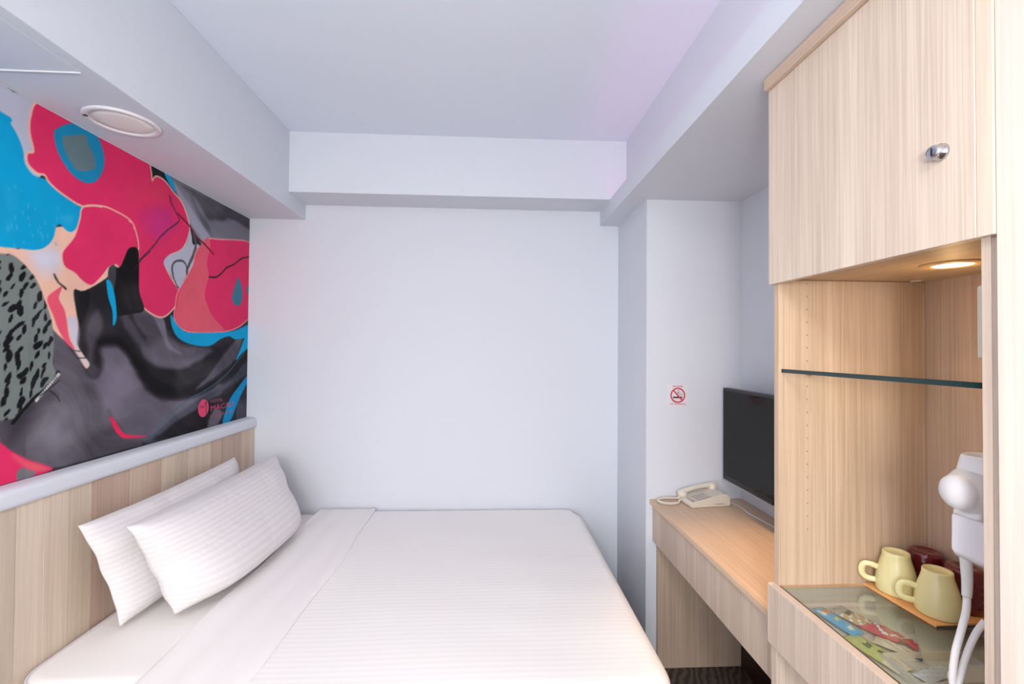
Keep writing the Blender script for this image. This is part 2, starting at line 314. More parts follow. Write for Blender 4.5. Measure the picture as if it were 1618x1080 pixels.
MURAL=[('fill',(84,80,90),[(1.394,1.473),(1.467,1.4),(1.549,1.289),(1.632,1.159),(1.755,1.064),(1.673,1.058),(1.384,1.064),(1.308,1.127),(1.262,1.167),(1.261,1.22),(1.329,1.258),(1.404,1.328)],{}),
('soft',(120,116,128),[(1.393,1.244),(1.449,1.243),(1.472,1.185),(1.437,1.124),(1.369,1.138),(1.361,1.203)],{'w':0.05}),
('soft',(100,97,106),[(1.584,1.286),(1.708,1.276),(1.71,1.195),(1.614,1.162)],{'w':0.05}),
('soft',(50,47,54),[(1.312,1.187),(1.367,1.241),(1.399,1.276),(1.353,1.281),(1.294,1.226),(1.284,1.168)],{'w':0.03}),
('fill',(40,38,42),[(1.466,1.607),(1.517,1.604),(1.583,1.65),(1.618,1.705),(1.64,1.757),(1.693,1.849),(1.735,1.819),(1.739,1.67),(1.81,1.543),(1.924,1.468),(2.251,1.424),(2.469,1.531),(2.485,1.02),(1.823,1.05),(1.708,1.276),(1.549,1.319),(1.498,1.414),(1.476,1.518)],{}),
('soft',(104,99,112),[(1.567,1.414),(1.625,1.437),(1.695,1.373),(1.749,1.289),(1.842,1.221),(2.014,1.202),(2.186,1.235),(2.257,1.229),(2.06,1.148),(1.823,1.068),(1.755,1.064),(1.672,1.105),(1.632,1.159),(1.567,1.266),(1.508,1.321),(1.557,1.325),(1.577,1.369)],{'w':0.012}),
('soft',(128,122,138),[(1.608,1.375),(1.675,1.374),(1.728,1.291),(1.688,1.23),(1.612,1.238),(1.583,1.301)],{'w':0.04}),
('soft',(84,80,90),[(1.62,1.629),(1.662,1.492),(1.746,1.405),(1.863,1.351),(2.01,1.346),(2.181,1.403),(2.114,1.423),(1.938,1.441),(1.834,1.527),(1.753,1.563),(1.709,1.617),(1.701,1.518),(1.756,1.455),(1.66,1.555)],{'w':0.012}),
('soft',(96,92,104),[(1.745,1.438),(1.814,1.387),(1.967,1.366),(2.148,1.403),(2.025,1.346),(1.864,1.333),(1.758,1.38)],{'w':0.01}),
('soft',(22,20,24),[(1.554,1.439),(1.625,1.46),(1.673,1.437),(1.747,1.364),(1.817,1.292),(1.97,1.254),(2.184,1.298),(2.186,1.235),(2.0,1.204),(1.842,1.23),(1.749,1.297),(1.664,1.406),(1.589,1.429)],{'w':0.012}),
('soft',(78,74,82),[(1.512,1.485),(1.551,1.546),(1.57,1.488),(1.546,1.435),(1.539,1.377),(1.565,1.347),(1.549,1.322),(1.515,1.335),(1.514,1.406)],{'w':0.01}),
('soft',(16,15,18),[(1.466,1.607),(1.517,1.604),(1.518,1.557),(1.488,1.484),(1.476,1.518)],{'w':0.006}),
('soft',(88,84,94),[(2.253,1.381),(2.346,1.447),(2.427,1.494),(2.369,1.367),(2.185,1.277),(2.057,1.236),(2.167,1.309)],{'w':0.008}),
('soft',(70,72,86),[(2.475,1.353),(2.332,1.268),(2.089,1.194),(1.894,1.125),(1.777,1.064),(1.823,1.055),(1.947,1.108),(2.188,1.183),(2.477,1.282)],{'w':0.008}),
('soft',(26,24,28),[(2.478,1.246),(2.259,1.186),(2.06,1.148),(1.895,1.098),(1.847,1.054),(2.485,1.044)],{'w':0.008}),
('line',(60,110,130),[(2.452,1.401),(2.293,1.292),(2.136,1.229),(2.0,1.194),(1.869,1.129),(1.788,1.066)],{'w':0.004}),
('soft',(96,92,104),[(2.189,1.131),(2.261,1.1),(2.192,1.026),(2.142,1.045)],{'w':0.008}),
('soft',(60,58,72),[(2.425,1.227),(2.478,1.258),(2.485,1.044),(2.378,1.06)],{'w':0.006}),
('soft',(120,116,132),[(1.742,1.558),(1.81,1.547),(1.858,1.528),(1.886,1.44),(1.966,1.394),(1.886,1.413),(1.835,1.483),(1.799,1.533)],{'w':0.006}),
('fill',(122,122,134),[(1.848,2.116),(1.93,2.121),(2.501,2.132),(2.508,1.91),(2.354,1.893),(2.167,1.854),(2.084,1.879),(2.006,1.942),(1.98,1.979),(1.932,2.043),(1.887,2.081)],{}),
('soft',(78,76,86),[(1.977,2.102),(2.501,2.122),(2.503,2.052),(2.332,2.064),(2.221,2.028),(2.121,2.008),(2.08,2.034),(2.027,2.075)],{'w':0.01}),
('soft',(158,160,176),[(1.897,2.093),(1.943,2.063),(2.055,1.993),(2.151,1.925),(2.181,1.87),(2.125,1.875),(2.006,1.946),(1.933,2.012)],{'w':0.01}),
('soft',(96,96,106),[(1.989,2.095),(2.053,2.034),(2.136,1.973),(2.18,1.905),(2.137,1.938),(2.055,1.993)],{'w':0.008}),
('fill',(190,193,212),[(0.933,2.251),(1.24,2.117),(1.297,2.12),(1.346,2.115),(1.36,2.102),(1.364,1.95),(1.344,1.899),(1.303,1.883),(1.244,1.95),(0.938,1.996)],{}),
('fill',(238,190,168),[(0.831,1.615),(1.229,1.685),(1.301,1.689),(1.306,1.727),(1.414,1.781),(1.458,1.786),(1.472,1.825),(1.511,1.822),(1.735,1.819),(1.697,1.68),(1.618,1.698),(1.583,1.654),(1.501,1.6),(1.464,1.597),(1.475,1.525),(1.482,1.484),(1.478,1.435),(1.499,1.399),(1.524,1.367),(1.511,1.353),(1.479,1.4),(1.444,1.434),(1.405,1.467),(1.383,1.498),(1.322,1.557),(1.11,1.533)],{}),
('soft',(214,212,226),[(1.318,1.693),(1.395,1.717),(1.424,1.689),(1.39,1.643),(1.344,1.648)],{'w':0.03}),
('soft',(205,200,214),[(1.446,1.502),(1.472,1.511),(1.482,1.47),(1.482,1.421),(1.502,1.392),(1.521,1.363),(1.499,1.371),(1.467,1.421)],{'w':0.008}),
('fill',(0,162,214),[(0.938,2.032),(1.242,2.039),(1.27,2.018),(1.29,1.992),(1.303,1.962),(1.309,1.928),(1.333,1.905),(1.371,1.906),(1.417,1.893),(1.492,1.87),(1.481,1.832),(1.469,1.793),(1.45,1.774),(1.432,1.777),(1.414,1.788),(1.402,1.775),(1.394,1.74),(1.37,1.709),(1.338,1.694),(1.297,1.69),(1.264,1.685),(1.165,1.677),(0.945,1.667)],{}),
('soft',(30,165,214),[(1.265,1.829),(1.274,1.852),(1.286,1.764),(1.268,1.719),(1.257,1.756)],{'w':0.02}),
('soft',(40,170,218),[(1.413,1.818),(1.455,1.824),(1.45,1.8),(1.419,1.797)],{'w':0.01}),
('line',(60,176,220),[(1.287,1.777),(1.287,1.767)],{'w':0.0035}),
('line',(60,176,220),[(1.285,1.858),(1.285,1.851)],{'w':0.0035}),
('line',(60,176,220),[(1.349,1.757),(1.351,1.744)],{'w':0.0035}),
('line',(60,176,220),[(1.378,1.749),(1.378,1.741)],{'w':0.0035}),
('line',(60,176,220),[(1.299,1.854),(1.3,1.848)],{'w':0.0035}),
('line',(60,176,220),[(1.287,1.7),(1.286,1.689)],{'w':0.0035}),
('line',(60,176,220),[(1.321,1.819),(1.32,1.807)],{'w':0.0035}),
('line',(60,176,220),[(1.339,1.814),(1.34,1.808)],{'w':0.0035}),
('line',(60,176,220),[(1.32,1.784),(1.323,1.776)],{'w':0.0035}),
('line',(60,176,220),[(1.324,1.766),(1.326,1.76)],{'w':0.0035}),
('line',(60,176,220),[(1.291,1.752),(1.293,1.74)],{'w':0.0035}),
('line',(60,176,220),[(1.269,1.743),(1.27,1.731)],{'w':0.0035}),
('line',(60,176,220),[(1.406,1.836),(1.408,1.829)],{'w':0.0035}),
('line',(60,176,220),[(1.306,1.794),(1.306,1.786)],{'w':0.0035}),
('line',(60,176,220),[(1.332,1.74),(1.336,1.733)],{'w':0.0035}),
('line',(60,176,220),[(1.279,1.753),(1.279,1.746)],{'w':0.0035}),
('line',(60,176,220),[(1.358,1.751),(1.359,1.741)],{'w':0.0035}),
('line',(60,176,220),[(1.397,1.781),(1.399,1.768)],{'w':0.0035}),
('line',(60,176,220),[(1.277,1.747),(1.278,1.739)],{'w':0.0035}),
('line',(60,176,220),[(1.406,1.809),(1.404,1.794)],{'w':0.0035}),
('line',(60,176,220),[(1.401,1.729),(1.404,1.724)],{'w':0.0035}),
('line',(60,176,220),[(1.364,1.742),(1.363,1.728)],{'w':0.0035}),
('line',(60,176,220),[(1.31,1.712),(1.312,1.706)],{'w':0.0035}),
('line',(60,176,220),[(1.369,1.786),(1.368,1.775)],{'w':0.0035}),
('line',(60,176,220),[(1.353,1.766),(1.356,1.76)],{'w':0.0035}),
('line',(60,176,220),[(1.267,1.846),(1.268,1.84)],{'w':0.0035}),
('fill',(238,190,168),[(1.342,2.115),(1.412,2.117),(1.535,2.12),(1.738,2.118),(1.767,2.095),(1.777,2.052),(1.799,2.078),(1.844,2.077),(1.898,2.047),(1.944,2.024),(1.981,1.971),(1.994,1.927),(1.972,1.865),(1.938,1.826),(1.878,1.794),(1.848,1.757),(1.875,1.714),(1.909,1.681),(1.94,1.658),(1.933,1.614),(1.885,1.563),(1.838,1.541),(1.779,1.555),(1.737,1.586),(1.723,1.654),(1.722,1.751),(1.713,1.818),(1.694,1.857),(1.672,1.875),(1.631,1.886),(1.57,1.887),(1.492,1.868),(1.423,1.883),(1.382,1.902),(1.365,1.92),(1.343,1.917),(1.319,1.932),(1.316,1.957),(1.334,1.972),(1.322,2.02),(1.323,2.066)],{'d':0.006}),
('fill',(224,48,100),[(1.342,2.115),(1.412,2.117),(1.535,2.12),(1.738,2.118),(1.767,2.095),(1.777,2.052),(1.799,2.078),(1.844,2.077),(1.898,2.047),(1.944,2.024),(1.981,1.971),(1.994,1.927),(1.972,1.865),(1.938,1.826),(1.878,1.794),(1.848,1.757),(1.875,1.714),(1.909,1.681),(1.94,1.658),(1.933,1.614),(1.885,1.563),(1.838,1.541),(1.779,1.555),(1.737,1.586),(1.723,1.654),(1.722,1.751),(1.713,1.818),(1.694,1.857),(1.672,1.875),(1.631,1.886),(1.57,1.887),(1.492,1.868),(1.423,1.883),(1.382,1.902),(1.365,1.92),(1.343,1.917),(1.319,1.932),(1.316,1.957),(1.334,1.972),(1.322,2.02),(1.323,2.066)],{}),
('fill',(238,190,168),[(1.493,1.864),(1.562,1.887),(1.615,1.886),(1.672,1.875),(1.697,1.851),(1.716,1.784),(1.675,1.773),(1.655,1.734),(1.636,1.7),(1.62,1.707),(1.59,1.692),(1.561,1.655),(1.526,1.622),(1.492,1.632),(1.466,1.652),(1.435,1.664),(1.425,1.69),(1.43,1.714),(1.463,1.762),(1.481,1.82)],{'d':0.005}),
('fill',(224,48,100),[(1.493,1.864),(1.562,1.887),(1.615,1.886),(1.672,1.875),(1.697,1.851),(1.716,1.784),(1.675,1.773),(1.655,1.734),(1.636,1.7),(1.62,1.707),(1.59,1.692),(1.561,1.655),(1.526,1.622),(1.492,1.632),(1.466,1.652),(1.435,1.664),(1.425,1.69),(1.43,1.714),(1.463,1.762),(1.481,1.82)],{}),
('line',(238,190,168),[(1.493,1.867),(1.527,1.879),(1.559,1.886)],{'w':0.004}),
('line',(236,160,150),[(1.673,1.872),(1.691,1.865),(1.695,1.851)],{'w':0.006}),
('soft',(205,50,124),[(1.733,1.906),(1.787,1.973),(1.868,1.976),(1.902,1.925),(1.84,1.856),(1.762,1.851)],{'w':0.035}),
('soft',(222,60,95),[(1.678,1.971),(1.766,2.044),(1.867,2.021),(1.787,1.98)],{'w':0.04}),
('fill',(22,140,186),[(1.389,2.05),(1.404,2.076),(1.448,2.11),(1.5,2.118),(1.542,2.105),(1.564,2.052),(1.556,1.998),(1.525,1.955),(1.485,1.943),(1.44,1.958),(1.403,2.0)],{}),
('fill',(104,128,136),[(1.416,2.052),(1.456,2.077),(1.494,2.095),(1.503,2.068),(1.523,2.046),(1.531,2.013),(1.521,1.995),(1.471,1.972),(1.448,1.985),(1.427,2.011)],{}),
('fill',(22,20,22),[(1.675,1.775),(1.714,1.781),(1.722,1.73),(1.726,1.627),(1.751,1.56),(1.69,1.541),(1.609,1.534),(1.591,1.628),(1.605,1.688),(1.636,1.7),(1.655,1.737)],{}),
('fill',(70,72,78),[(1.59,1.686),(1.614,1.703),(1.621,1.665),(1.607,1.599),(1.59,1.635)],{}),
('fill',(0,162,214),[(1.582,1.646),(1.602,1.638),(1.619,1.59),(1.627,1.521),(1.613,1.494),(1.609,1.543),(1.592,1.587)],{}),
('fill',(186,188,204),[(1.985,1.964),(2.009,1.906),(2.02,1.868),(2.058,1.877),(2.067,1.845),(2.048,1.792),(2.0,1.726),(1.971,1.674),(1.946,1.639),(1.931,1.661),(1.897,1.702),(1.87,1.728),(1.846,1.755),(1.873,1.789),(1.933,1.82),(1.978,1.862),(1.997,1.919)],{}),
('line',(92,90,98),[(2.019,1.925),(2.039,1.872),(2.022,1.819),(1.987,1.756),(1.988,1.724),(1.971,1.697)],{'w':0.014}),
('line',(70,68,74),[(1.902,1.71),(1.894,1.747),(1.917,1.775),(1.962,1.782),(1.987,1.756)],{'w':0.008}),
('line',(70,68,74),[(1.902,1.71),(1.925,1.675),(1.945,1.662)],{'w':0.006}),
('fill',(236,150,150),[(2.048,1.845),(2.133,1.915),(2.209,1.933),(2.466,1.983),(2.491,1.929),(2.5,1.629),(2.436,1.553),(2.324,1.511),(2.179,1.494),(2.021,1.49),(1.95,1.506),(1.915,1.541),(1.92,1.587),(1.932,1.644),(1.985,1.717),(2.027,1.782)],{'d':0.006}),
('fill',(224,48,100),[(2.048,1.845),(2.133,1.915),(2.209,1.933),(2.466,1.983),(2.491,1.929),(2.5,1.629),(2.436,1.553),(2.324,1.511),(2.179,1.494),(2.021,1.49),(1.95,1.506),(1.915,1.541),(1.92,1.587),(1.932,1.644),(1.985,1.717),(2.027,1.782)],{}),
('fill',(226,92,112),[(2.048,1.845),(2.116,1.921),(2.142,1.896),(2.119,1.809),(2.134,1.751),(2.107,1.665),(2.133,1.607),(2.185,1.554),(2.258,1.51),(2.179,1.496),(2.02,1.492),(1.952,1.508),(1.919,1.541),(1.927,1.588),(1.939,1.645),(1.988,1.717),(2.03,1.782)],{}),
('fill',(60,124,146),[(2.376,1.781),(2.409,1.737),(2.421,1.681),(2.391,1.637),(2.35,1.639),(2.324,1.67),(2.348,1.729)],{}),
('fill',(60,124,146),[(2.463,1.745),(2.496,1.749),(2.498,1.701),(2.468,1.71)],{}),
('fill',(0,162,214),[(1.893,1.553),(1.922,1.523),(1.957,1.499),(2.021,1.485),(2.325,1.502),(2.503,1.547),(2.505,1.485),(2.366,1.464),(2.306,1.477),(2.232,1.461),(2.147,1.428),(2.022,1.434),(1.937,1.461),(1.899,1.508)],{}),
('fill',(0,162,214),[(2.504,1.509),(2.449,1.472),(2.408,1.413),(2.369,1.356),(2.42,1.39),(2.506,1.437)],{}),
('fill',(8,140,196),[(2.5,1.281),(2.394,1.218),(2.325,1.168),(2.288,1.117),(2.263,1.051),(2.328,1.057),(2.376,1.117),(2.416,1.17),(2.479,1.234)],{}),
('line',(30,26,30),[(2.135,1.746),(2.185,1.751),(2.229,1.776),(2.274,1.812),(2.339,1.842),(2.406,1.884),(2.488,1.911)],{'w':0.007}),
('line',(90,40,70),[(1.726,1.743),(1.755,1.771),(1.801,1.821),(1.825,1.852),(1.87,1.894),(1.924,1.938),(1.929,1.956),(1.906,1.98),(1.883,2.004),(1.872,2.031)],{'w':0.007}),
('line',(120,20,50),[(1.923,1.972),(1.994,1.943),(2.044,1.907),(2.097,1.888),(2.167,1.857)],{'w':0.008}),
('line',(60,40,60),[(1.703,1.706),(1.737,1.75),(1.773,1.782)],{'w':0.004}),
('fill',(0,162,214),[(1.841,2.111),(1.881,2.102),(1.909,2.059),(1.893,2.061),(1.865,2.081)],{}),
('fill',(232,88,112),[(1.38,1.56),(1.405,1.589),(1.426,1.602),(1.416,1.567),(1.434,1.535),(1.443,1.502),(1.453,1.448),(1.473,1.412),(1.444,1.431),(1.416,1.474),(1.4,1.513)],{}),
('line',(30,28,30),[(1.4,1.635),(1.413,1.614),(1.429,1.604),(1.438,1.597)],{'w':0.006}),
('line',(40,38,44),[(1.467,1.41),(1.49,1.407)],{'w':0.003}),
('line',(40,38,44),[(1.484,1.386),(1.51,1.385)],{'w':0.003}),
('leopard',(118,126,124),[(0.905,1.635),(1.151,1.661),(1.25,1.666),(1.284,1.668),(1.32,1.643),(1.352,1.605),(1.376,1.55),(1.395,1.499),(1.404,1.433),(1.402,1.374),(1.411,1.334),(1.382,1.303),(1.335,1.264),(1.3,1.235),(1.261,1.223),(0.914,1.218)],{}),
('line',(14,13,16),[(1.419,1.344),(1.405,1.321),(1.382,1.3),(1.347,1.272),(1.317,1.241),(1.294,1.214)],{'w':0.01}),
('line',(215,215,215),[(1.419,1.34),(1.422,1.337)],{'w':0.0055}),
('line',(215,215,215),[(1.414,1.335),(1.417,1.332)],{'w':0.0055}),
('line',(215,215,215),[(1.409,1.329),(1.412,1.326)],{'w':0.0055}),
('line',(215,215,215),[(1.404,1.323),(1.407,1.32)],{'w':0.0055}),
('line',(215,215,215),[(1.399,1.318),(1.402,1.315)],{'w':0.0055}),
('line',(215,215,215),[(1.394,1.312),(1.396,1.309)],{'w':0.0055}),
('line',(215,215,215),[(1.389,1.306),(1.391,1.304)],{'w':0.0055}),
('line',(215,215,215),[(1.384,1.301),(1.386,1.298)],{'w':0.0055}),
('line',(215,215,215),[(1.379,1.296),(1.381,1.293)],{'w':0.0055}),
('line',(215,215,215),[(1.374,1.29),(1.376,1.287)],{'w':0.0055}),
('line',(215,215,215),[(1.369,1.285),(1.372,1.282)],{'w':0.0055}),
('line',(215,215,215),[(1.364,1.279),(1.367,1.277)],{'w':0.0055}),
('line',(215,215,215),[(1.359,1.274),(1.362,1.271)],{'w':0.0055}),
('line',(215,215,215),[(1.355,1.269),(1.357,1.266)],{'w':0.0055}),
('line',(14,13,16),[(1.395,1.292),(1.416,1.274),(1.427,1.256)],{'w':0.003}),
('line',(14,13,16),[(1.366,1.279),(1.425,1.32)],{'w':0.003}),
('fill',(224,48,100),[(0.912,1.343),(1.23,1.196),(1.262,1.168),(1.296,1.135),(1.345,1.099),(1.407,1.063),(1.384,1.054),(1.233,1.053),(0.918,1.051)],{}),
('soft',(232,90,110),[(1.296,1.129),(1.345,1.096),(1.401,1.063),(1.352,1.063),(1.315,1.095)],{'w':0.006}),
('fill',(118,116,122),[(1.307,1.057),(1.309,1.078),(1.319,1.086),(1.339,1.076),(1.361,1.06),(1.334,1.052)],{}),
('fill',(226,40,84),[(1.607,1.184),(1.627,1.171),(1.647,1.141),(1.677,1.111),(1.755,1.091),(1.777,1.083),(1.712,1.091),(1.662,1.102),(1.628,1.137)],{})]
# ---------------------------------------------------------------- fittings of the left beam
t = thing('ceiling_downlight', 'round white recessed downlight, unlit, set in the underside of the left beam', 'light', (-1.132, 1.436, ZS))
obj('rim', lathe(BM(), [(.095, 0), (.0945, -.004), (.090, -.0065), (.080, -.0065), (.0765, -.003), (.0765, 0)], (-1.132, 1.436, ZS), n=64), m_white, t, smooth=True)
obj('diffuser', lathe(BM(), [(.076, 0), (.076, -.002), (.05, -.0032), (.01, -.0036)], (-1.132, 1.436, ZS - .0002), n=64), plain('frosted_diffuser', (246, 246, 240), .5), t, smooth=True)
obj('clip', bx(BM(), -1.206, -1.196, 1.383, 1.391, ZS - .0085, ZS - .0052), m_dgrey, t)
t = thing('access_hatch', 'flush painted access hatch with a thin bright seam, nearest the camera under the left beam', 'hatch', (-1.16, .9, ZS))
box('panel', m_wall, XL + .002, -1.038, .62, 1.178, ZS - .0012, ZS - .0002, t)
box('frame_edge', m_white, XL + .002, -1.034, 1.178, 1.181, ZS - .0042, ZS - .0002, t)
box('frame_edge', m_wall, -1.038, -1.0345, .62, 1.178, ZS - .0022, ZS - .0002, t)
# added ceiling lamp behind the camera, there to supply light
t = thing('added_ceiling_lamp', 'added square flush ceiling lamp with opal cover, unseen behind the viewpoint', 'lamp', (-.15, -.75, ZC))
box('housing', m_white, -.42, .12, -1.02, -.48, ZC - .03, ZC - .001, t, bev=.004)
box('cover', emit('opal_cover', (255, 246, 236), 1.2), -.40, .10, -1.0, -.5, ZC - .05, ZC - .031, t, bev=.01)

t = thing('added_floor_lamp', 'added floor lamp with a pale globe, unseen behind the viewpoint', 'lamp', (-.15, -.95, 0))  # body added around the point fill, out of view
obj('base', lathe(BM(), [(.13, 0), (.13, .012), (.02, .022)], (-.15, -.95, 0), n=32), m_white, t, smooth=True)
obj('pole', lathe(BM(), [(.011, .02), (.011, 1.36)], (-.15, -.95, 0), n=16), m_white, t, smooth=True)
obj('globe', lathe(BM(), [(.03, 1.36)] + [(.15 * math.sin(PI * k / 16), 1.51 - .15 * math.cos(PI * k / 16)) for k in range(2, 16)] + [(.004, 1.66)], (-.15, -.95, 0), n=32), emit('globe_glow', (255, 244, 232), 2.), t, smooth=True)

# ---------------------------------------------------------------- mural (flat print on its own board)
def paint_mural(cell=.003, Y0=.95, Y1=2.4775, Z0=1.052, Z1=2.111):
    ny = int((Y1 - Y0) / cell) + 1; nz = int((Z1 - Z0) / cell) + 1
    ys = np.linspace(Y0, Y1, ny); zs = np.linspace(Z0, Z1, nz)
    YY, ZZ = np.meshgrid(ys, zs)
    img = np.zeros((nz, ny, 3)); img[:] = (46, 43, 48)
    rng = np.random.RandomState(3)
    def vnoise(sy, sz, seed, rot=0.):
        g = np.random.RandomState(seed).rand(64, 64)
        u = (YY * math.cos(rot) + ZZ * math.sin(rot)) * sy; v = (-YY * math.sin(rot) + ZZ * math.cos(rot)) * sz
        iu = np.floor(u).astype(int); iv = np.floor(v).astype(int); fu = u - iu; fv = v - iv; fu = fu * fu * (3 - 2 * fu); fv = fv * fv * (3 - 2 * fv)
        G = lambda a, b: g[a % 64, b % 64]
        return (G(iu, iv) * (1 - fu) + G(iu + 1, iv) * fu) * (1 - fv) + (G(iu, iv + 1) * (1 - fu) + G(iu + 1, iv + 1) * fu) * fv
    def blend(a, col): img[:] = img * (1 - a[..., None]) + np.array(col, float) * a[..., None]
    def seg_dist(P, closed):
        n = len(P); d = np.full(YY.shape, 9.); ins = np.zeros(YY.shape, bool)
        for i in range(n if closed else n - 1):
            (y1, z1), (y2, z2) = P[i], P[(i + 1) % n]
            dy, dz = y2 - y1, z2 - z1; L = dy * dy + dz * dz + 1e-12
            tt = np.clip(((YY - y1) * dy + (ZZ - z1) * dz) / L, 0, 1)
            d = np.minimum(d, (YY - y1 - tt * dy) ** 2 + (ZZ - z1 - tt * dz) ** 2)
            if closed and abs(dz) > 1e-9:
                c = ((z1 > ZZ) != (z2 > ZZ)) & (YY < dy * (ZZ - z1) / dz + y1); ins ^= c
        d = np.sqrt(d)
        return np.where(ins, -d, d) if closed else d
    for kind, col, pts, k in MURAL:
        P = [tuple(p[:2]) for p in catmull([(a, b, 0) for a, b in pts], 4, closed=(kind != 'line'))] if len(pts) > 2 else pts
        sd = seg_dist(P, kind != 'line')
        if kind == 'line':
            wd = k.get('w', .004); n = 1 + .5 * (vnoise(90, 90, 5) - .5)
            blend(np.clip((wd * .5 * n - sd) / cell + .5, 0, 1), col)
        elif kind == 'soft':
            wd = k.get('w', .01); sd = sd + (vnoise(22, 22, 9) - .5) * wd; blend(np.clip(.5 - sd / (2 * wd), 0, 1) ** 1.1, col)
        else:
            sd = sd - k.get('d', 0); a = np.clip(.5 - sd / cell, 0, 1)
            c = np.array(col, float)
            blend(a, c)
            if kind == 'leopard':
                best = np.full(YY.shape, 9.); sec = np.full(YY.shape, 9.)
                cy = .044; R = np.random.RandomState(12)
                for yy in np.arange(.70, 1.75, .036):
                    for zz in np.arange(1.05, 1.80, .0245):
                        py, pz = yy + R.uniform(-.011, .011), zz + R.uniform(-.008, .008)
                        th = 1.15 + R.uniform(-.5, .5); s = R.uniform(.62, 1.1); el = R.uniform(.30, .5)
                        du = (YY - py) * math.cos(th) + (ZZ - pz) * math.sin(th); dv = -(YY - py) * math.sin(th) + (ZZ - pz) * math.cos(th)
                        best = np.minimum(best, np.sqrt((du / (.0185 * s)) ** 2 + (dv / (.0185 * s * el)) ** 2))
                best = best + (vnoise(70, 70, 21) - .5) * .8
                blend(a * np.clip((.90 - best) * 5 + .5, 0, 1), (16, 15, 18))
                shade = np.clip((vnoise(5, 5, 31) - .3), 0, 1)
    # fine marbling that follows the poured paint in the dark areas
    wy = (vnoise(5, 5, 51) - .5) * .22 + (vnoise(12, 12, 52) - .5) * .07; wz = (vnoise(5, 5, 53) - .5) * .22 + (vnoise(12, 12, 54) - .5) * .07
    ph = (YY + wy) * 38 + (ZZ + wz) * 62
    st = .5 * np.sin(ph) + .3 * np.sin(ph * 2.3 + 1) + .2 * np.sin(ph * 4.9 + 2)
    lum = img.mean(2); sat = img.max(2) - img.min(2)
    dark = np.clip((150 - lum) / 60, 0, 1) * np.clip((40 - sat) / 20, 0, 1) * (YY > 1.33 - .0 * ZZ)
    img = img + (st * 5 * dark)[..., None] * np.array([1, .97, 1.05])
    sm_ = np.clip((vnoise(7, 10, 61) - .45) * 60, -10, 12) * dark
    img = img + sm_[..., None]
    mot = (vnoise(9, 9, 41) - .5) * .05 + (vnoise(40, 40, 43) - .5) * .03
    img = np.clip(img * (1 + mot[..., None]), 0, 255) / 255
    linr = np.where(img <= .04045, img / 12.92, ((img + .055) / 1.055) ** 2.4)
    X = XL + .0015
    verts = np.stack([np.full(YY.size, X), YY.ravel(), ZZ.ravel()], 1)
    idx = np.arange(nz * ny).reshape(nz, ny)
    q = np.stack([idx[:-1, :-1], idx[:-1, 1:], idx[1:, 1:], idx[1:, :-1]], -1).reshape(-1, 4)
    # the rim that gives the board its thickness
    rim = [idx[0, 0], idx[0, -1], idx[-1, -1], idx[-1, 0]]
    nv = len(verts); back = verts[rim].copy(); back[:, 0] = XL + .0002
    verts = np.vstack([verts, back])
    sides = [[rim[(i + 1) % 4], rim[i], nv + i, nv + (i + 1) % 4] for i in range(4)]
    faces = np.vstack([q, np.array(sides)])
    me = bpy.data.meshes.new('mural'); me.vertices.add(len(verts)); me.vertices.foreach_set('co', verts.ravel().astype('f'))
    me.loops.add(faces.size); me.loops.foreach_set('vertex_index', faces.ravel().astype('i'))
    me.polygons.add(len(faces)); me.polygons.foreach_set('loop_start', np.arange(0, faces.size, 4).astype('i')); me.polygons.foreach_set('loop_total', np.full(len(faces), 4, 'i'))
    me.update(calc_edges=True)
    ca = me.color_attributes.new('print', 'FLOAT_COLOR', 'POINT')
    cc = np.ones((len(verts), 4), 'f'); cc[:nv, :3] = linr.reshape(-1, 3); cc[nv:, :3] = .2
    ca.data.foreach_set('color', cc.ravel())
    m, nt, b = mat('printed_mural'); at = N(nt, 'ShaderNodeVertexColor'); at.layer_name = 'print'
    nt.links.new(at.outputs[0], b.inputs['Base Color']); b.inputs['Roughness'].default_value = .6; b.inputs['Specular IOR Level'].default_value = .12
    me.materials.append(m)
    o = bpy.data.objects.new('mural', me); C.objects.link(o)
    return o
mu = tag(paint_mural(), 'large abstract paint-swirl mural in pink, blue, black and leopard print above the headboard', 'mural')
# the printed logo and its lettering
XM = XL + .0017
bm = BM(); n = 40
vs = [bm.verts.new((XM, 2.113 + .038 * math.cos(2 * PI * i / n), 1.146 + .040 * math.sin(2 * PI * i / n))) for i in range(n)]; bm.faces.new(vs)
lg = obj('logo_disc', bm, m_pink_print, mu)
def stroke(name, pts, wd, m, parent, x, closed=False):
    bm = BM(); P = [Vector(p) for p in pts]
    for a, b_ in zip(P, P[1:]):
        d = (b_ - a).normalized(); nn = Vector((0, -d.z, d.y)) * wd / 2
        q = [a + nn, a - nn, b_ - nn, b_ + nn]
        bm.faces.new([bm.verts.new((x, v.y, v.z)) for v in q])
    return obj(name, bm, m, parent)
m_logo_dark = plain('logo_dark_print', (70, 16, 40), .5)
stroke('logo_mark', [(0, 2.122, 1.166), (0, 2.132, 1.176), (0, 2.134, 1.110), (0, 2.126, 1.112)], .005, m_logo_dark, mu, XM + .0002)
stroke('logo_mark', [(0, 2.086, 1.150), (0, 2.098, 1.160), (0, 2.110, 1.146), (0, 2.122, 1.164)], .004, m_logo_dark, mu, XM + .0002)
text('lettering', 'HOTEL', (XM, 2.163, 1.162), .021, (0, 1, 0), (0, 0, 1), m_pink_soft, mu, sx=1.5)
text('lettering', 'MACAU', (XM, 2.163, 1.126), .036, (0, 1, 0), (0, 0, 1), plain('pink_letter', (190, 50, 100), .5), mu, sx=1.5)
text('lettering', 'HONG KONG', (XM, 2.163, 1.094), .019, (0, 1, 0), (0, 0, 1), m_pink_soft, mu, sx=1.5)

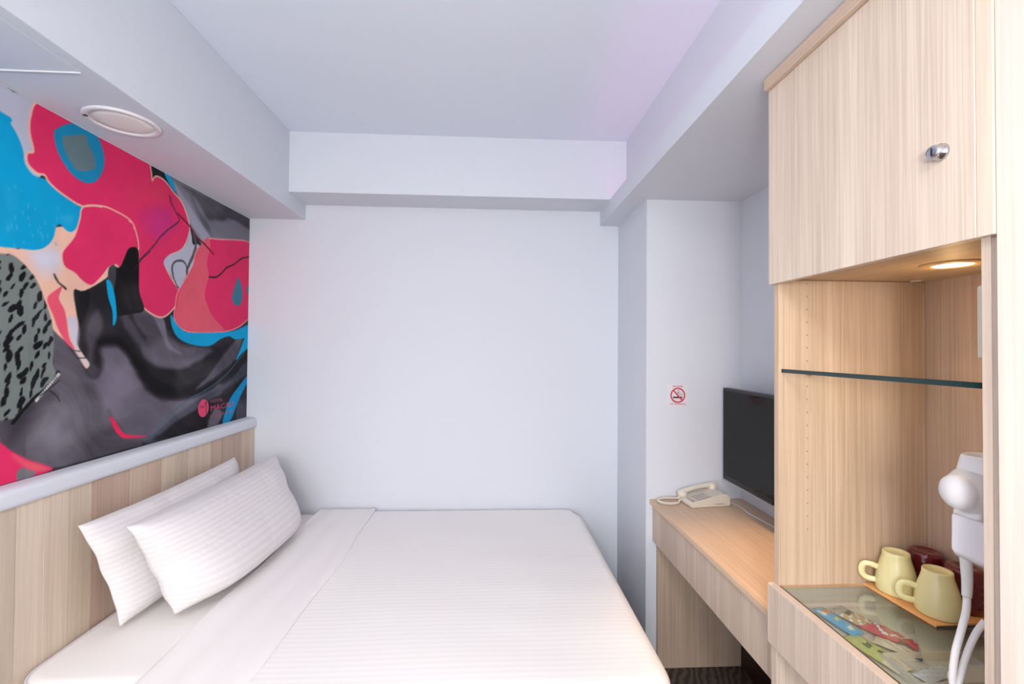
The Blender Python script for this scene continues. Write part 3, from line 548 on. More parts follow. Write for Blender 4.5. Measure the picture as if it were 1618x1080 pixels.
# ---------------------------------------------------------------- headboard
t = thing('headboard', 'wall-wide headboard of vertical beige and brown wood-grain strips under a white ledge', 'headboard', (-1.27, 1.6, 0))
xh = -1.246
edges = [(2.431, 2.4775, 'L')]
y = 2.431
for grp, k in (('B', 4), ('L', 4), ('B', 4), ('L', 4), ('B', 4), ('L', 4)):
    wd = .330 if y > 2.4 else .304
    for i in range(k):
        edges.append((y - wd / k, y, grp)); y -= wd / k
meshes = {}
for i, (a, b_, g) in enumerate(edges):
    mm = (m_hb_light if g == 'L' else m_hb_brown)[(i * 2 + (i // 3)) % 3]
    o = box('strip', mm, XL + .001, xh - (.0006 if i % 2 else 0), a + .0003, b_ - .0003, .20, .9985, t, bev=.0008, seg=1)
prof = [(XL + .001, .9990), (-1.2400, .9990), (-1.2365, 1.004), (-1.235, 1.012), (-1.235, 1.034), (-1.238, 1.043), (-1.246, 1.049), (-1.258, 1.0515), (XL + .001, 1.0515)]
o = obj('ledge', prism(BM(), prof, .50, 2.4785), m_wall, t, bev=.001, seg=1)

# ---------------------------------------------------------------- bed
t = thing('bed_base', 'low bed base hidden below the white mattress', 'bed', (-.37, 1.85, 0))
box('frame', wood('bed_base_wood', (150, 120, 96), (120, 92, 70), 'X'), -1.19, .44, 1.30, 2.44, .05, .27, t, bev=.006)
for lx in (-1.1, .36):
    for ly in (1.38, 2.36): obj('leg', lathe(BM(), [(.022, 0), (.026, .05)], (lx, ly, 0), n=16), m_black, t)
def rounded_slab(x0, x1, y0, y1, z0, z1, r, rc, nx=4, noise=0., seg=6):
    """box with rounded vertical corners rc and soft top edges r"""
    bm = BM(); ring0 = []
    for cx, cy, a0 in ((x1 - rc, y1 - rc, 0), (x0 + rc, y1 - rc, PI / 2), (x0 + rc, y0 + rc, PI), (x1 - rc, y0 + rc, 1.5 * PI)):
        for k in range(seg + 1):
            a = a0 + PI / 2 * k / seg; ring0.append((cx, cy, math.cos(a), math.sin(a)))
    prof = [(0, z0 + r)] if False else []
    for k in range(seg + 1): a = PI / 2 * k / seg; prof.append((rc - r + r * math.sin(a), z0 + r - r * math.cos(a)))
    for k in range(seg + 1): a = PI / 2 * k / seg; prof.append((rc - r + r * math.cos(a), z1 - r + r * math.sin(a)))
    rings = [[bm.verts.new((cx + u * d, cy + v * d, z)) for cx, cy, u, v in ring0] for d, z in prof]
    for a, b_ in zip(rings, rings[1:]):
        for i in range(len(a)): bm.faces.new((a[i], a[(i + 1) % len(a)], b_[(i + 1) % len(a)], b_[i]))
    bm.faces.new(rings[0][::-1]); bm.faces.new(rings[-1])
    return bm
t = thing('mattress', 'white sheeted mattress with a piped edge, bare at its head end beside the pillows', 'mattress', (-.37, 1.85, .27))
obj('fitted_sheet', rounded_slab(-1.243, .470, 1.232, 2.462, .275, .547, .035, .09), m_sheet, t, smooth=True)
def rr_path(x0, x1, y0, y1, rc, z, n=6):
    P = []
    for cx, cy, a0 in ((x1 - rc, y1 - rc, 0), (x0 + rc, y1 - rc, PI / 2), (x0 + rc, y0 + rc, PI), (x1 - rc, y0 + rc, 1.5 * PI)):
        for k in range(n + 1):
            a = a0 + PI / 2 * k / n; P.append((cx + rc * math.cos(a), cy + rc * math.sin(a), z))
    return P + [P[0]]
obj('piping', tube(BM(), rr_path(-1.236, .463, 1.239, 2.455, .083, .536), .0032, 8, 0), plain('grey_piping', (218, 214, 222), .8), t, smooth=True)

def vn(x, y, s=1):
    return math.sin(x * 3.1 * s + 1.3) * math.cos(y * 2.7 * s + .4) + .5 * math.sin(x * 7.3 * s + y * 5.1 * s)
def duvet():
    x0, x1 = -.905, .503; y0, y1 = 1.130, 2.462; zt = .562; R = .05
    def prof(n, e0, e1, drop0, drop1):
        """arc-length samples across: list of (pos, z offset)"""
        P = []
        for s in drop0: P.append((e0, -s))
        return P
    # x profile: soft rolled edge at the head, vertical drop at the foot
    xs = [(x0 + .002, -.0155), (x0 - .001, -.010), (x0 + .001, -.004), (x0 + .007, -.0008)]
    for k in range(1, 71): xs.append((x0 + .007 + (x1 - R - x0 - .007) * k / 70, 0))
    for k in range(1, 8): a = PI / 2 * k / 7; xs.append((x1 - R + R * math.sin(a), -R + R * math.cos(a)))
    for k in range(1, 8): xs.append((x1 + .004 * k / 7, -R - .26 * k / 7))
    ysl = []
    for k in range(7, 0, -1): ysl.append((y0 - .004 * k / 7, -R - .22 * k / 7))
    for k in range(7, 0, -1): a = PI / 2 * k / 7; ysl.append((y0 + R - R * math.sin(a), -R + R * math.cos(a)))
    for k in range(0, 61): ysl.append((y0 + R + (y1 - .02 - y0 - R) * k / 60, 0))
    for k in range(1, 5): a = PI / 2 * k / 4; ysl.append((y1 - .02 + .02 * math.sin(a), -.02 + .02 * math.cos(a)))
    bm = BM(); uv = bm.loops.layers.uv.new('UVMap'); grid = []; UV = {}
    ux = 0; lastx = None
    for i, (x, dz) in enumerate(xs):
        if lastx: ux += math.hypot(x - lastx[0], dz - lastx[1])
        lastx = (x, dz); row = []; vy = 0; lasty = None
        for j, (y, ez) in enumerate(ysl):
            if lasty: vy += math.hypot(y - lasty[0], ez - lasty[1])
            lasty = (y, ez)
            xx, yy = x, y
            z = zt + min(dz, 0) + min(ez, 0)
            if dz < -R and ez < -R: z = zt + min(dz, ez)
            # rounded far corner at the foot
            cr = .11; cx, cy = x1 - cr, y1 - cr
            if xx > cx and yy > cy:
                u, v = (xx - cx) / cr, (yy - cy) / cr; L = max(abs(u), abs(v)); hh = math.hypot(u, v)
                if hh > 0: xx = cx + cr * u / hh * L; yy = cy + cr * v / hh * L
            cy2 = y0 + cr
            if xx > cx and yy < cy2:
                u, v = (xx - cx) / cr, (cy2 - yy) / cr; L = max(abs(u), abs(v)); hh = math.hypot(u, v)
                if hh > 0: xx = cx + cr * u / hh * L; yy = cy2 - cr * v / hh * L
            if dz == 0 and ez == 0:
                z += .0022 * vn(x, y, 1.4) + .0008 * math.sin(y * 31 + 2 * math.sin(x * 4)) * max(0, math.sin(x * 2 + .9))
            z -= .006 * max(0, (y - 2.1) / .37)
            vtx = bm.verts.new((xx, yy, z)); row.append(vtx); UV[vtx] = (ux, vy)
        grid.append(row)
    for a, b_ in zip(grid, grid[1:]):
        for j in range(len(a) - 1):
            f = bm.faces.new((a[j], b_[j], b_[j + 1], a[j + 1]))
            for l in f.loops: l[uv].uv = UV[l.vert]
    return bm
t = thing('duvet', 'white satin-striped duvet tucked over the bed, its top edge turned down toward the pillows', 'duvet', (-.2, 1.8, .55))
o = obj('cover', duvet(), m_duvet, t, smooth=True); sm = o.modifiers.new('solid', 'SOLIDIFY'); sm.thickness = .012; sm.offset = -1; 
def fold_band():
    bm = BM(); uv = bm.loops.layers.uv.new('UVMap'); x0, x1 = -.897, -.598
    xs = [(x0, -.001), (x0 - .001, .004), (x0 + .003, .0075)] + [(x0 + .003 + (x1 - x0 - .006) * k / 40, .0085) for k in range(1, 40)] + [(x1 - .002, .0075), (x1 + .0005, .004), (x1, -.001)]
    ys = [1.095 + (2.466 - 1.095) * k / 70 for k in range(71)]
    g = []
    for x, h in xs:
        row = []
        for y in ys:
            e = .010 * math.sin(y * 4.1) * ((x - x0) / (x1 - x0)) + .004 * math.sin(y * 11)
            t_ = (x - x0) / (x1 - x0)
            wr = .0024 * math.sin((x + .03 * math.sin(y * 3)) * 95) * max(0, t_ - .62) * 2.2 + .0016 * math.sin((x - .05 * y) * 60 + 1) * (h > .008)
            dz = 0
            if y < 1.18: a = (1.18 - y) / .085; dz = -.05 * (1 - math.sqrt(max(0, 1 - min(1, a) ** 2)))
            z = .5625 + h + wr + .0022 * vn(x, y, 1.4) + dz - .006 * max(0, (y - 2.1) / .37)
            row.append(bm.verts.new((x + e, y, z)))
        g.append(row)
    for a, b_ in zip(g, g[1:]):
        for j in range(len(a) - 1):
            f = bm.faces.new((a[j], b_[j], b_[j + 1], a[j + 1]))
            for l in f.loops: l[uv].uv = (l.vert.co.x, l.vert.co.y)
    return bm
o = obj('turned_down_fold', fold_band(), m_sheet, t, smooth=True); sm = o.modifiers.new('solid', 'SOLIDIFY'); sm.thickness = .003; sm.offset = -1
o['label'] = 'plain white turned-down band'

def pillow(name, label, corners, thick, seed, m, power=3.4, group=None, bulge=None):
    """corners: near-bottom, far-bottom, far-top, near-top; cushion built on the quad with side facing the room"""
    A, B_, C_, D_ = [Vector(c) for c in corners]
    rnd = random.Random(seed); ph = [rnd.uniform(0, 6) for _ in range(8)]
    nrm = ((B_ - A).cross(D_ - A)).normalized()
    if nrm.x < 0: nrm = -nrm
    nu, nv = 64, 40; bm = BM(); uv = bm.loops.layers.uv.new('UVMap'); sides = []
    Lu, Lv = (B_ - A).length, (D_ - A).length
    for s in (1, -1):
        g = []
        for i in range(nu + 1):
            row = []
            for j in range(nv + 1):
                u, v = i / nu, j / nv
                a, c = 2 * u - 1, 2 * v - 1
                # edges pull in between the corners
                uu = .5 + .5 * a * (1 - .03 * (1 - c * c) * abs(a) ** 3); vv = .5 + .5 * c * (1 - .055 * (1 - a * a) * abs(c) ** 3)
                base = A * (1 - uu) * (1 - vv) + B_ * uu * (1 - vv) + C_ * uu * vv + D_ * (1 - uu) * vv
                fu = max(0, 1 - abs(a) ** power); fv = max(0, 1 - abs(c) ** power)
                f = (fu * fv) ** .5
                wr = .0035 * math.sin(9 * u + 14 * v + ph[0]) * (1 - f) + .0045 * math.sin(23 * v + 5 * u * math.sin(ph[1]) + ph[2]) * max(0, abs(a) - .45) + .003 * math.sin(31 * u + ph[3]) * max(0, abs(c) - .5)
                if bulge: f *= 1 + bulge * math.exp(-((v - .28) / .25) ** 2)
                th = thick * (.64 if s > 0 else .30) * f + .0022
                edge = min(u, 1 - u, v, 1 - v)
                if s < 0 and edge == 0: th = -.0022 if False else -th
                sag = math.exp(-((v - .12) / .22) ** 2) * f * (1 if s > 0 else .4)
                base = base + Vector((.03, 0, -.035)) * sag * (1 if bulge else .4)
                p = base + nrm * (s * th if edge > 0 else s * .0016) + nrm * wr * (1 if edge > 0 else .6)
                p.z = max(p.z, .5645 if bulge else .551)
                row.append((bm.verts.new(p), (u * Lu, v * Lv)))
            g.append(row)
        sides.append(g)
        for i in range(nu):
            for j in range(nv):
                q = [g[i][j], g[i + 1][j], g[i + 1][j + 1], g[i][j + 1]]
                if s < 0: q = q[::-1]
                f = bm.faces.new([x[0] for x in q])
                for l, x in zip(f.loops, q): l[uv].uv = x[1]
    bmesh.ops.remove_doubles(bm, verts=bm.verts, dist=.0034) if False else None
    # join the rims
    def rimv(g): return [g[i][0][0] for i in range(nu + 1)] + [g[nu][j][0] for j in range(1, nv + 1)] + [g[i][nv][0] for i in range(nu - 1, -1, -1)] + [g[0][j][0] for j in range(nv - 1, 0, -1)]
    ra, rb = rimv(sides[0]), rimv(sides[1])
    for i in range(len(ra)): bm.faces.new((ra[i], rb[i], rb[(i + 1) % len(ra)], ra[(i + 1) % len(ra)]))
    bmesh.ops.recalc_face_normals(bm, faces=bm.faces)
    return tag(obj(name, bm, m, smooth=True), label, 'pillow', group)
pillow('pillow', 'white striped pillow leaning on the headboard, rear one of the two', [(-1.120, 1.455, .566), (-1.105, 2.20, .575), (-1.178, 2.165, .912), (-1.178, 1.370, .905)], .092, 5, m_pillow, group=None)
pillow('pillow', 'white striped pillow in front of the other pillow, nearest the duvet', [(-.985, 1.490, .578), (-.945, 2.190, .583), (-1.065, 2.300, .893), (-1.068, 1.400, .890)], .165, 11, m_pillow, bulge=.35)

# ---------------------------------------------------------------- desk
t = thing('desk', 'built-in pale wood desk against the right wall, carrying the telephone', 'desk', (.95, 1.6, 0))
box('desktop', m_woodH, .7315, XR - .001, 1.104, YC - .001, .729, .749, t, bev=.0012)
box('apron', m_wood2, .745, .763, 1.104, YC - .001, .564, .729, t, bev=.0008)
box('end_panel', wood('desk_end_veneer', (206, 184, 164), (176, 152, 132), 'Z', .5, 1., 21), .7635, XR - .001, YC - .019, YC - .001, .001, .728, t, bev=.0008)
box('back_panel', plain('under_desk_shade_brown', (52, 26, 20), .5), XR - .012, XR - .001, 1.104, YC - .020, .001, .40, t)  # added dark sheet, shade on the wall below the desk put into its colour
# ---------------------------------------------------------------- counter cabinet with the glass-topped drawer
XF, XP, X2 = .699, .717, 1.100; YN, YI, YZ = .622, 1.084, 1.102; ZG = .848; ZD = .795
t = thing('counter_cabinet', 'pale wood counter with a shallow glass-covered drawer of snacks under the niche', 'cabinet', (.9, .86, 0))
box('front_panel', m_wood2, XF, XP, .6095, YZ, .702, .8455, t, bev=.0012)
box('top_rail', m_edge, XF + .001, XP + .0005, .6095, YZ - .001, .8456, .8475, t)
box('side_panel', m_wood2, .708, X2, YI - .005, YZ - .001, .001, .702, t, bev=.0008)
box('drawer_floor', wood('drawer_floor_wood', (236, 224, 206), (222, 208, 188), 'Y'), XP + .001, X2, .6095, YI - .001, ZD - .008, ZD, t)
box('drawer_lip', m_edge, XP + .001, X2 - .001, YI - .011, YI - .0005, ZD, .806, t, bev=.002)
box('drawer_end', wood('drawer_end_wood', (216, 202, 182), (200, 184, 164), 'X'), XP + .001, X2 - .001, YI - .006, YI, .806, ZG - .006, t)
box('drawer_back', wood('drawer_back_wood', (216, 202, 182), (200, 184, 164), 'Y'), X2 - .006, X2 - .0005, .6095, YI - .006, ZD, ZG - .006, t)
gt = box('glass_top', m_glass, XP + .0035, X2 - .001, .6235, YI - .0015, ZG - .005, ZG, t)
box('front_edge', m_gedge2, XP + .0012, XP + .0034, .6235, YI - .0015, ZG - .005, ZG + .0004, gt)
# ---------------------------------------------------------------- tall niche cabinet
t = thing('niche_cabinet', 'pale wood wall cabinet with a closed upper door over an open lit niche', 'cabinet', (.9, .86, .85))
NC = 1.602
m_niche = wood('niche_side_veneer', (218, 192, 166), (182, 153, 126), 'Z', .5, 1., 23)
box('side_panel', m_niche, XP, X2, YI, YZ, ZG + .0005, NC - .001, t, bev=.0008)
box('side_panel', m_wood2, XP, X2, YN - .013, YN, ZG + .0005, NC - .001, t, bev=.0008)['label'] = 'near jamb of the niche'
box('back_panel', wood('niche_back_veneer', (212, 187, 166), (178, 150, 128), 'Z', .5, 1., 14), X2 + .0005, X2 + .012, YN - .013, YZ, ZG + .0005, 2.08, t)
box('bottom_panel', wood('niche_ceiling_veneer', (222, 192, 158), (196, 164, 130), 'Y', .5, 1., 17), .722, X2, YN - .013, YZ, NC, NC + .018, t)
box('end_panel', m_wood, .722, X2, YZ - .018, YZ, NC + .0185, 2.081, t)
box('door', wood('cabinet_door_veneer', (234, 217, 200), (202, 181, 162), 'Z', .45, 1., 1.3), .703, .7215, .6165, YZ, 1.591, 2.0815, t, bev=.0012)
box('frame_stile', wood('stile_veneer', (238, 220, 200), (222, 202, 182), 'Z', .5, 1., 31), .7035, .7215, .5935, .616, 1.591, 2.0815, t, bev=.001)
box('top_trim', m_wood3, .690, .7215, .5935, YZ, 2.0822, 2.1125, t, bev=.003)
# lock
d = thing.__call__ if False else None
lk = obj('lock', lathe(BM(), [(.0135, .703), (.0132, .6995), (.0115, .698), (.0105, .689), (.0095, .6875), (.0045, .6875)], (0, .666, 1.737), 'X', n=32), m_chrome, t, smooth=True)
obj('keyway', bx(BM(), .6868, .6876, .6650, .6670, 1.731, 1.743), m_black, lk)
# shelf-pin holes, two columns
bm = BM()
for k in range(20):
    z = .985 + k * .032
    for yy in (.790,): lathe(bm, [(.0022, YI - .0006), (.0026, YI + .001)], (yy, 0, z), 'Y', n=10)
o = obj('peg_holes', bm, plain('peg_hole_brown', (178, 148, 126), .8), t); o['kind'] = 'stuff'
for yy in (YI - .0065, YN + .0065):
    for xx in (.79, 1.04): obj('shelf_pin', lathe(BM(), [(.0035, yy - .006), (.0035, yy + .006)], (xx, 0, 1.3675), 'Y', n=12), plain('brass', (214, 176, 120), .3, 1.), t)
# glass shelf
t = thing('glass_shelf', 'clear glass shelf with a dark green front edge across the niche', 'shelf', (.9, .86, 1.376))
box('pane', m_shelfglass, .7265, 1.066, YN + .001, YI - .001, 1.3715, 1.3805, t)
box('polished_edge', m_gedge, .7235, .7262, YN + .001, YI - .001, 1.3715, 1.3805, t)
# puck lights
t = thing('niche_downlight', 'lit round downlight in the niche ceiling', 'light', (.925, .855, NC))
obj('rim', lathe(BM(), [(.050, NC - .0003), (.0495, NC - .003), (.046, NC - .0042), (.034, NC - .0042), (.031, NC - .002), (.031, NC - .0003)], (.925, .855, 0), n=48), plain('brass_rim', (226, 190, 142), .35, .2), t, smooth=True)
obj('lamp', lathe(BM(), [(.0305, NC - .0008), (.030, NC - .003), (.015, NC - .0045), (.004, NC - .005)], (.925, .855, 0), n=40), emit('warm_lamp', (255, 240, 205), 7.), t, smooth=True)
t = thing('pale_disc', 'small pale round disc in the far corner of the niche ceiling', 'cap', (1.06, 1.05, NC))  # pale disc laid flat on the niche ceiling
obj('cap', lathe(BM(), [(.013, NC - .0003), (.0125, NC - .003), (.004, NC - .004)], (1.055, 1.062, 0), n=24), m_beige, t, smooth=True)
# outlet box on the near jamb
t = thing('outlet_box', 'beige outlet box on the near jamb high in the niche', 'outlet', (.80, YN, 1.46))
box('housing', m_beige, .7425, .835, YN + .0008, .652, 1.415, 1.527, t, bev=.004, seg=3)
box('socket_plate', m_beige, .752, .825, .6522, .6545, 1.425, 1.517, t, bev=.001)
# wardrobe next to the camera
t = thing('wardrobe', 'tall pale wood wardrobe side filling the right edge of the picture', 'wardrobe', (.93, .3, 0))
box('side_panel', wood('wardrobe_veneer', (242, 230, 218), (230, 214, 198), 'Z', .5, .9, 41), .706, .724, -.25, .5925, .001, 2.0815, t, bev=.001)
box('carcass', m_wood2, .7245, X2, -.25, .5925, .001, 2.0815, t)
box('top_trim', m_wood3, .690, .7215, -.25, .5925, 2.0822, 2.1125, t, bev=.003)
box('jamb_strip', m_wood2, .718, X2, .593, .6085, .001, 1.590, t)

# ---------------------------------------------------------------- television
XT, YT0, YT1, ZT0, ZT1 = 1.050, 1.290, 1.978, .856, 1.259
t = thing('television', 'flat black wall-mounted television above the desk', 'television', (1.10, 1.634, 1.05))
box('bezel', m_black, XT, XT + .030, YT0, YT1, ZT0, ZT1, t, bev=.003)
m_scr = plain('black_screen', (8, 8, 9), .10, 0, .2, vary=0)
box('screen', m_scr, XT - .0006, XT, YT0 + .012, YT1 - .012, ZT0 + .018, ZT1 - .012, t)
box('chin_strip', plain('silver_strip', (176, 176, 184), .3, .6), XT - .002, XT + .012, YT0 + .002, YT1 - .002, ZT0 - .005, ZT0 - .0005, t, bev=.001)
box('sensor_bump', m_black, XT - .004, XT + .004, 1.62, 1.72, ZT0 + .001, ZT0 + .011, t, bev=.002)
box('rear_housing', m_black, XT + .030, XT + .058, YT0 + .12, YT1 - .12, ZT0 + .05, ZT1 - .08, t, bev=.01)
box('wall_bracket', m_dgrey, XT + .058, XR - .0005, 1.53, 1.73, .97, 1.15, t, bev=.002)
box('brand_light', plain('tv_light', (210, 200, 190), .4), XT - .0012, XT - .0002, 1.497, 1.507, ZT0 + .004, ZT0 + .012, t)

# ---------------------------------------------------------------- telephone
px, py = .868, 1.897; pz = .7495
def P3(u, v, z): 
    a = .12
    return (px + u * math.cos(a) - v * math.sin(a), py + u * math.sin(a) + v * math.cos(a), pz + z)
def xf(o):
    for v in o.data.vertices: v.co = P3(*v.co)
    o.data.update(); return o
m_phone = plain('cream_phone_plastic', (226, 218, 204), .42)
m_key = plain('phone_key', (206, 200, 190), .5); m_keyd = plain('phone_key_well', (168, 158, 146), .6)
t = thing('telephone', 'cream corded desk telephone with its handset on, at the far end of the desk', 'telephone', (.95, 1.95, .749))
o = obj('base', prism(BM(), [(0, .004), (.004, .0005), (.182, .0005), (.186, .006), (.186, .036), (.172, .052), (.150, .054), (.006, .021), (0, .016)], 0, .108), m_phone, t, bev=.003, seg=3); xf(o)
def slope(u): return .021 + (u - .006) * (.054 - .021) / (.150 - .006)
def padbox(name, u0, u1, v0, v1, h, m, parent, lift=.0):
    bm = BM(); v = []
    for z_ in (0, 1):
        for (u, w_) in ((u0, v0), (u1, v0), (u1, v1), (u0, v1)): v.append(bm.verts.new((u, w_, slope(u) + lift + h * z_)))
    for f in ((0, 3, 2, 1), (4, 5, 6, 7), (0, 1, 5, 4), (1, 2, 6, 5), (2, 3, 7, 6), (3, 0, 4, 7)): bm.faces.new([v[i] for i in f])
    return xf(obj(name, bm, m, parent, bev=.0006, seg=1))
padbox('keypad_well', .040, .100, .006, .066, .0006, m_keyd, t)
for i in range(4):
    for j in range(3): padbox('key', .043 + i * .0145, .0535 + i * .0145, .010 + j * .0185, .0235 + j * .0185, .0028, m_key, t, .0007)
for j in range(5): padbox('function_key', .014, .022, .010 + j * .011, .018 + j * .011, .0022, plain('grey_key', (186, 182, 174), .5) if j else plain('red_key', (190, 110, 96), .5), t, .0003)
for j in range(5): padbox('function_key', .026, .034, .010 + j * .011, .018 + j * .011, .0022, m_key, t, .0003)
padbox('label_card', .108, .145, .010, .060, .0006, plain('card', (220, 212, 200), .5), t)
for k in range(4):
    o = obj('socket_hole', lathe(BM(), [(.0024, -.0006), (.0024, .002)], (.118 + k * .011, 0, .012), 'Y', n=12), m_dgrey, t); xf(o)
# handset lying along the back edge
hs = [(-.006, .090, .030), (.012, .092, .040), (.045, .092, .052), (.085, .092, .061), (.130, .092, .066), (.160, .092, .066), (.178, .092, .062)]
def hr(s): return .0155 - .006 * math.sin(PI * min(1, max(0, (s - .12) / .72)))
bmh = tube(BM(), hs, hr, 16, 8, 1.0)
h = xf(obj('handset', bmh, m_phone, t, smooth=True))
o = xf(obj('earpiece', lathe(BM(), [(.019, .030), (.021, .036), (.021, .050), (.016, .056), (.006, .057)], (.012, .092, -.008), n=24), m_phone, h, smooth=True))
o = xf(obj('mouthpiece', lathe(BM(), [(.018, .045), (.020, .051), (.020, .072), (.015, .078), (.006, .079)], (.160, .092, -.003), n=24), m_phone, h, smooth=True))
# coiled cord
pts = catmull([(.868, 1.985, .782), (.848, 1.985, .766), (.818, 1.998, .762), (.785, 2.000, .760), (.757, 1.985, .757), (.762, 1.955, .757), (.785, 1.940, .757), (.812, 1.940, .757), (.834, 1.950, .757), (.850, 1.972, .760), (.872, 1.99, .764)], 14)
coil = []; n = len(pts)
for i in range(0, (n - 1) * 5):
    s = i / 5; k = int(s); f = s - k; c = pts[k].lerp(pts[min(k + 1, n - 1)], f); tg = (pts[min(k + 1, n - 1)] - pts[k]).normalized()
    a = Vector((-tg.y, tg.x, 0)).normalized(); b_ = tg.cross(a); th = i * 2 * PI / 7.0
    coil.append(c + (a * math.cos(th) + b_ * math.sin(th)) * .0042)
obj('coiled_cord', tube(BM(), coil, .0016, 6, 0), m_phone, t, smooth=True)
pts = [(1.045, 1.955, .7525), (1.075, 1.955, .7515), (1.088, 1.90, .7515), (1.080, 1.83, .7515), (1.086, 1.77, .7515), (1.092, 1.69, .7515), (1.10, 1.60, .7515), (1.13, 1.5, .7515), (1.15, 1.45, .7515)]
tag(obj('phone_line', tube(BM(), pts, .0018, 8, 10), m_white, smooth=True), 'thin white telephone line trailing along the back of the desk below the television', 'cable')

# ---------------------------------------------------------------- no-smoking sticker on the column
t = thing('no_smoking_sign', 'small red and black no-smoking sticker on the white column left of the television', 'sign', (.862, YC, 1.219))
ys = YC - .0004
def ring(bm, r0, r1, cx, cz, y, n=48):
    for i in range(n):
        a, b_ = 2 * PI * i / n, 2 * PI * (i + 1) / n
        bm.faces.new([bm.verts.new((cx + r * math.cos(q), y, cz + r * math.sin(q))) for r, q in ((r0, a), (r1, a), (r1, b_), (r0, b_))])
def flat(name, pts, m, y, parent):
    bm = BM(); bm.faces.new([bm.verts.new((x, y, z)) for x, z in pts]); return obj(name, bm, m, parent)
box('backing', plain('sticker_film', (224, 222, 230), .5), .815, .909, YC - .0004, YC - .0001, 1.168, 1.268, t)
cx, cz = .862, 1.219
bm = BM(); ring(bm, .0285, .0345, cx, cz, ys - .0006); obj('red_ring', bm, m_red_print, t)
a = math.radians(-48); dx, dz = math.cos(a), math.sin(a)
flat('red_bar', [(cx - dx * .030 - dz * .003, cz - dz * .030 + dx * .003), (cx - dx * .030 + dz * .003, cz - dz * .030 - dx * .003), (cx + dx * .030 + dz * .003, cz + dz * .030 - dx * .003), (cx + dx * .030 - dz * .003, cz + dz * .030 + dx * .003)], m_red_print, ys - .0008, t)
flat('cigarette', [(cx - .022, cz - .013), (cx + .010, cz - .013), (cx + .010, cz - .006), (cx - .022, cz - .006)], m_black_print, ys - .0005, t)
flat('cigarette', [(cx + .012, cz - .013), (cx + .021, cz - .013), (cx + .021, cz - .006), (cx + .012, cz - .006)], m_black_print, ys - .0005, t)
def ribbon(name, pts, wd, m, y, parent):
    Q = catmull([(p[0], 0, p[1]) for p in pts], 6); bm = BM()
    for p, q in zip(Q, Q[1:]):
        d_ = (q - p).normalized(); nn = Vector((-d_.z, 0, d_.x)) * wd / 2
        bm.faces.new([bm.verts.new((v.x, y, v.z)) for v in (p + nn, p - nn, q - nn, q + nn)])
    return obj(name, bm, m, parent)
ribbon('smoke', [(cx + .017, cz - .003), (cx + .020, cz + .004), (cx + .014, cz + .009), (cx + .004, cz + .010), (cx, cz + .017), (cx + .004, cz + .024)], .0018, m_dgrey, ys - .0005, t)
ribbon('smoke', [(cx + .012, cz - .003), (cx + .013, cz + .001), (cx + .006, cz + .004), (cx - .002, cz + .009), (cx + .002, cz + .014), (cx + .010, cz + .016)], .0015, m_dgrey, ys - .0005, t)
text('lettering', 'NO SMOKING', (cx, ys - .0004, cz - .0435), .0105, (1, 0, 0), (0, 0, 1), m_red_print, t, align='CENTER', sx=1.15)
text('lettering', '請勿吸煙', (cx, ys - .0004, cz + .0375), .009, (1, 0, 0), (0, 0, 1), m_red_print, t, align='CENTER', sx=1.3)

# ---------------------------------------------------------------- tray, mugs and glasses
TZ = ZG + .0058
t = tag(obj('serving_board', prism(BM(), [(.930, 1.079), (.933, 1.000), (.938, .906), (1.045, .912), (1.094, .914), (1.094, 1.079)], ZG + .0004, TZ, 'XY'), [plain('orange_board', (236, 176, 112), .4)], bev=.001), 'flat orange board on the glass counter under the upturned mugs and glasses', 'tray')
box('underside_trim', m_dgrey, .9395, 1.093, .9052, .9062, ZG + .0004, TZ - .002, t)
def mug(x, y, label, ang):
    t = thing('mug', label, 'mug', (x, y, TZ), 'upturned cream mugs on the board')
    b_ = [(.0330, .0006), (.0380, .0004), (.0400, .004), (.0402, .018), (.0390, .036), (.0350, .056), (.0300, .073), (.0268, .085), (.0266, .0930), (.0255, .0948), (.0225, .0943), (.0210, .0908), (.0100, .0900)]
    obj('body', lathe(BM(), [(r, z + TZ) for r, z in b_], (x, y, 0), n=56), m_cream, t, smooth=True)
    dx, dy = math.cos(ang), math.sin(ang)
    hp = [(x + dx * r, y + dy * r, TZ + z) for r, z in ((.0330, .049), (.046, .0530), (.0590, .0525), (.0655, .043), (.0650, .028), (.056, .0195), (.0380, .0180))]
    obj('handle', tube(BM(), hp, .0040, 12, 8, 1.7), m_cream, t, smooth=True)
    return t
mug(.986, .948, 'upturned pale yellow mug standing nearest the camera on the orange board', PI - .55)
mug(.975, 1.037, 'upturned pale yellow mug behind the other mug, at the far end of the orange board', PI - .60)
def red_glass(x, y, label):
    t = thing('tumbler', label, 'glass', (x, y, TZ), 'upturned dark red glasses on the board')
    m, nt, b = mat('ruby_glass'); b.inputs['Base Color'].default_value = (*lin((120, 22, 40)), 1); b.inputs['Roughness'].default_value = .06; b.inputs['Transmission Weight'].default_value = .35; b.inputs['IOR'].default_value = 1.5; b.inputs['Coat Weight'].default_value = .6; b.inputs['Coat Roughness'].default_value = .04
    pr = [(.0290, .0003), (.0325, .0004), (.0340, .002), (.0338, .012)]
    for k in range(4): z0 = .014 + k * .017; pr += [(.0345, z0), (.0355, z0 + .004), (.0355, z0 + .011), (.0340, z0 + .0155)]
    pr += [(.0345, .084), (.0320, .091), (.0290, .0935), (.0180, .0945), (.0160, .0925), (.004, .092)]
    obj('body', lathe(BM(), [(r, z + TZ) for r, z in pr], (x, y, 0), n=56), m, t, smooth=True)
red_glass(1.0625, .962, 'upturned dark red glass beside the nearer mug, by the hair dryer cord')
red_glass(1.056, 1.043, 'upturned dark red glass partly hidden behind the two mugs')

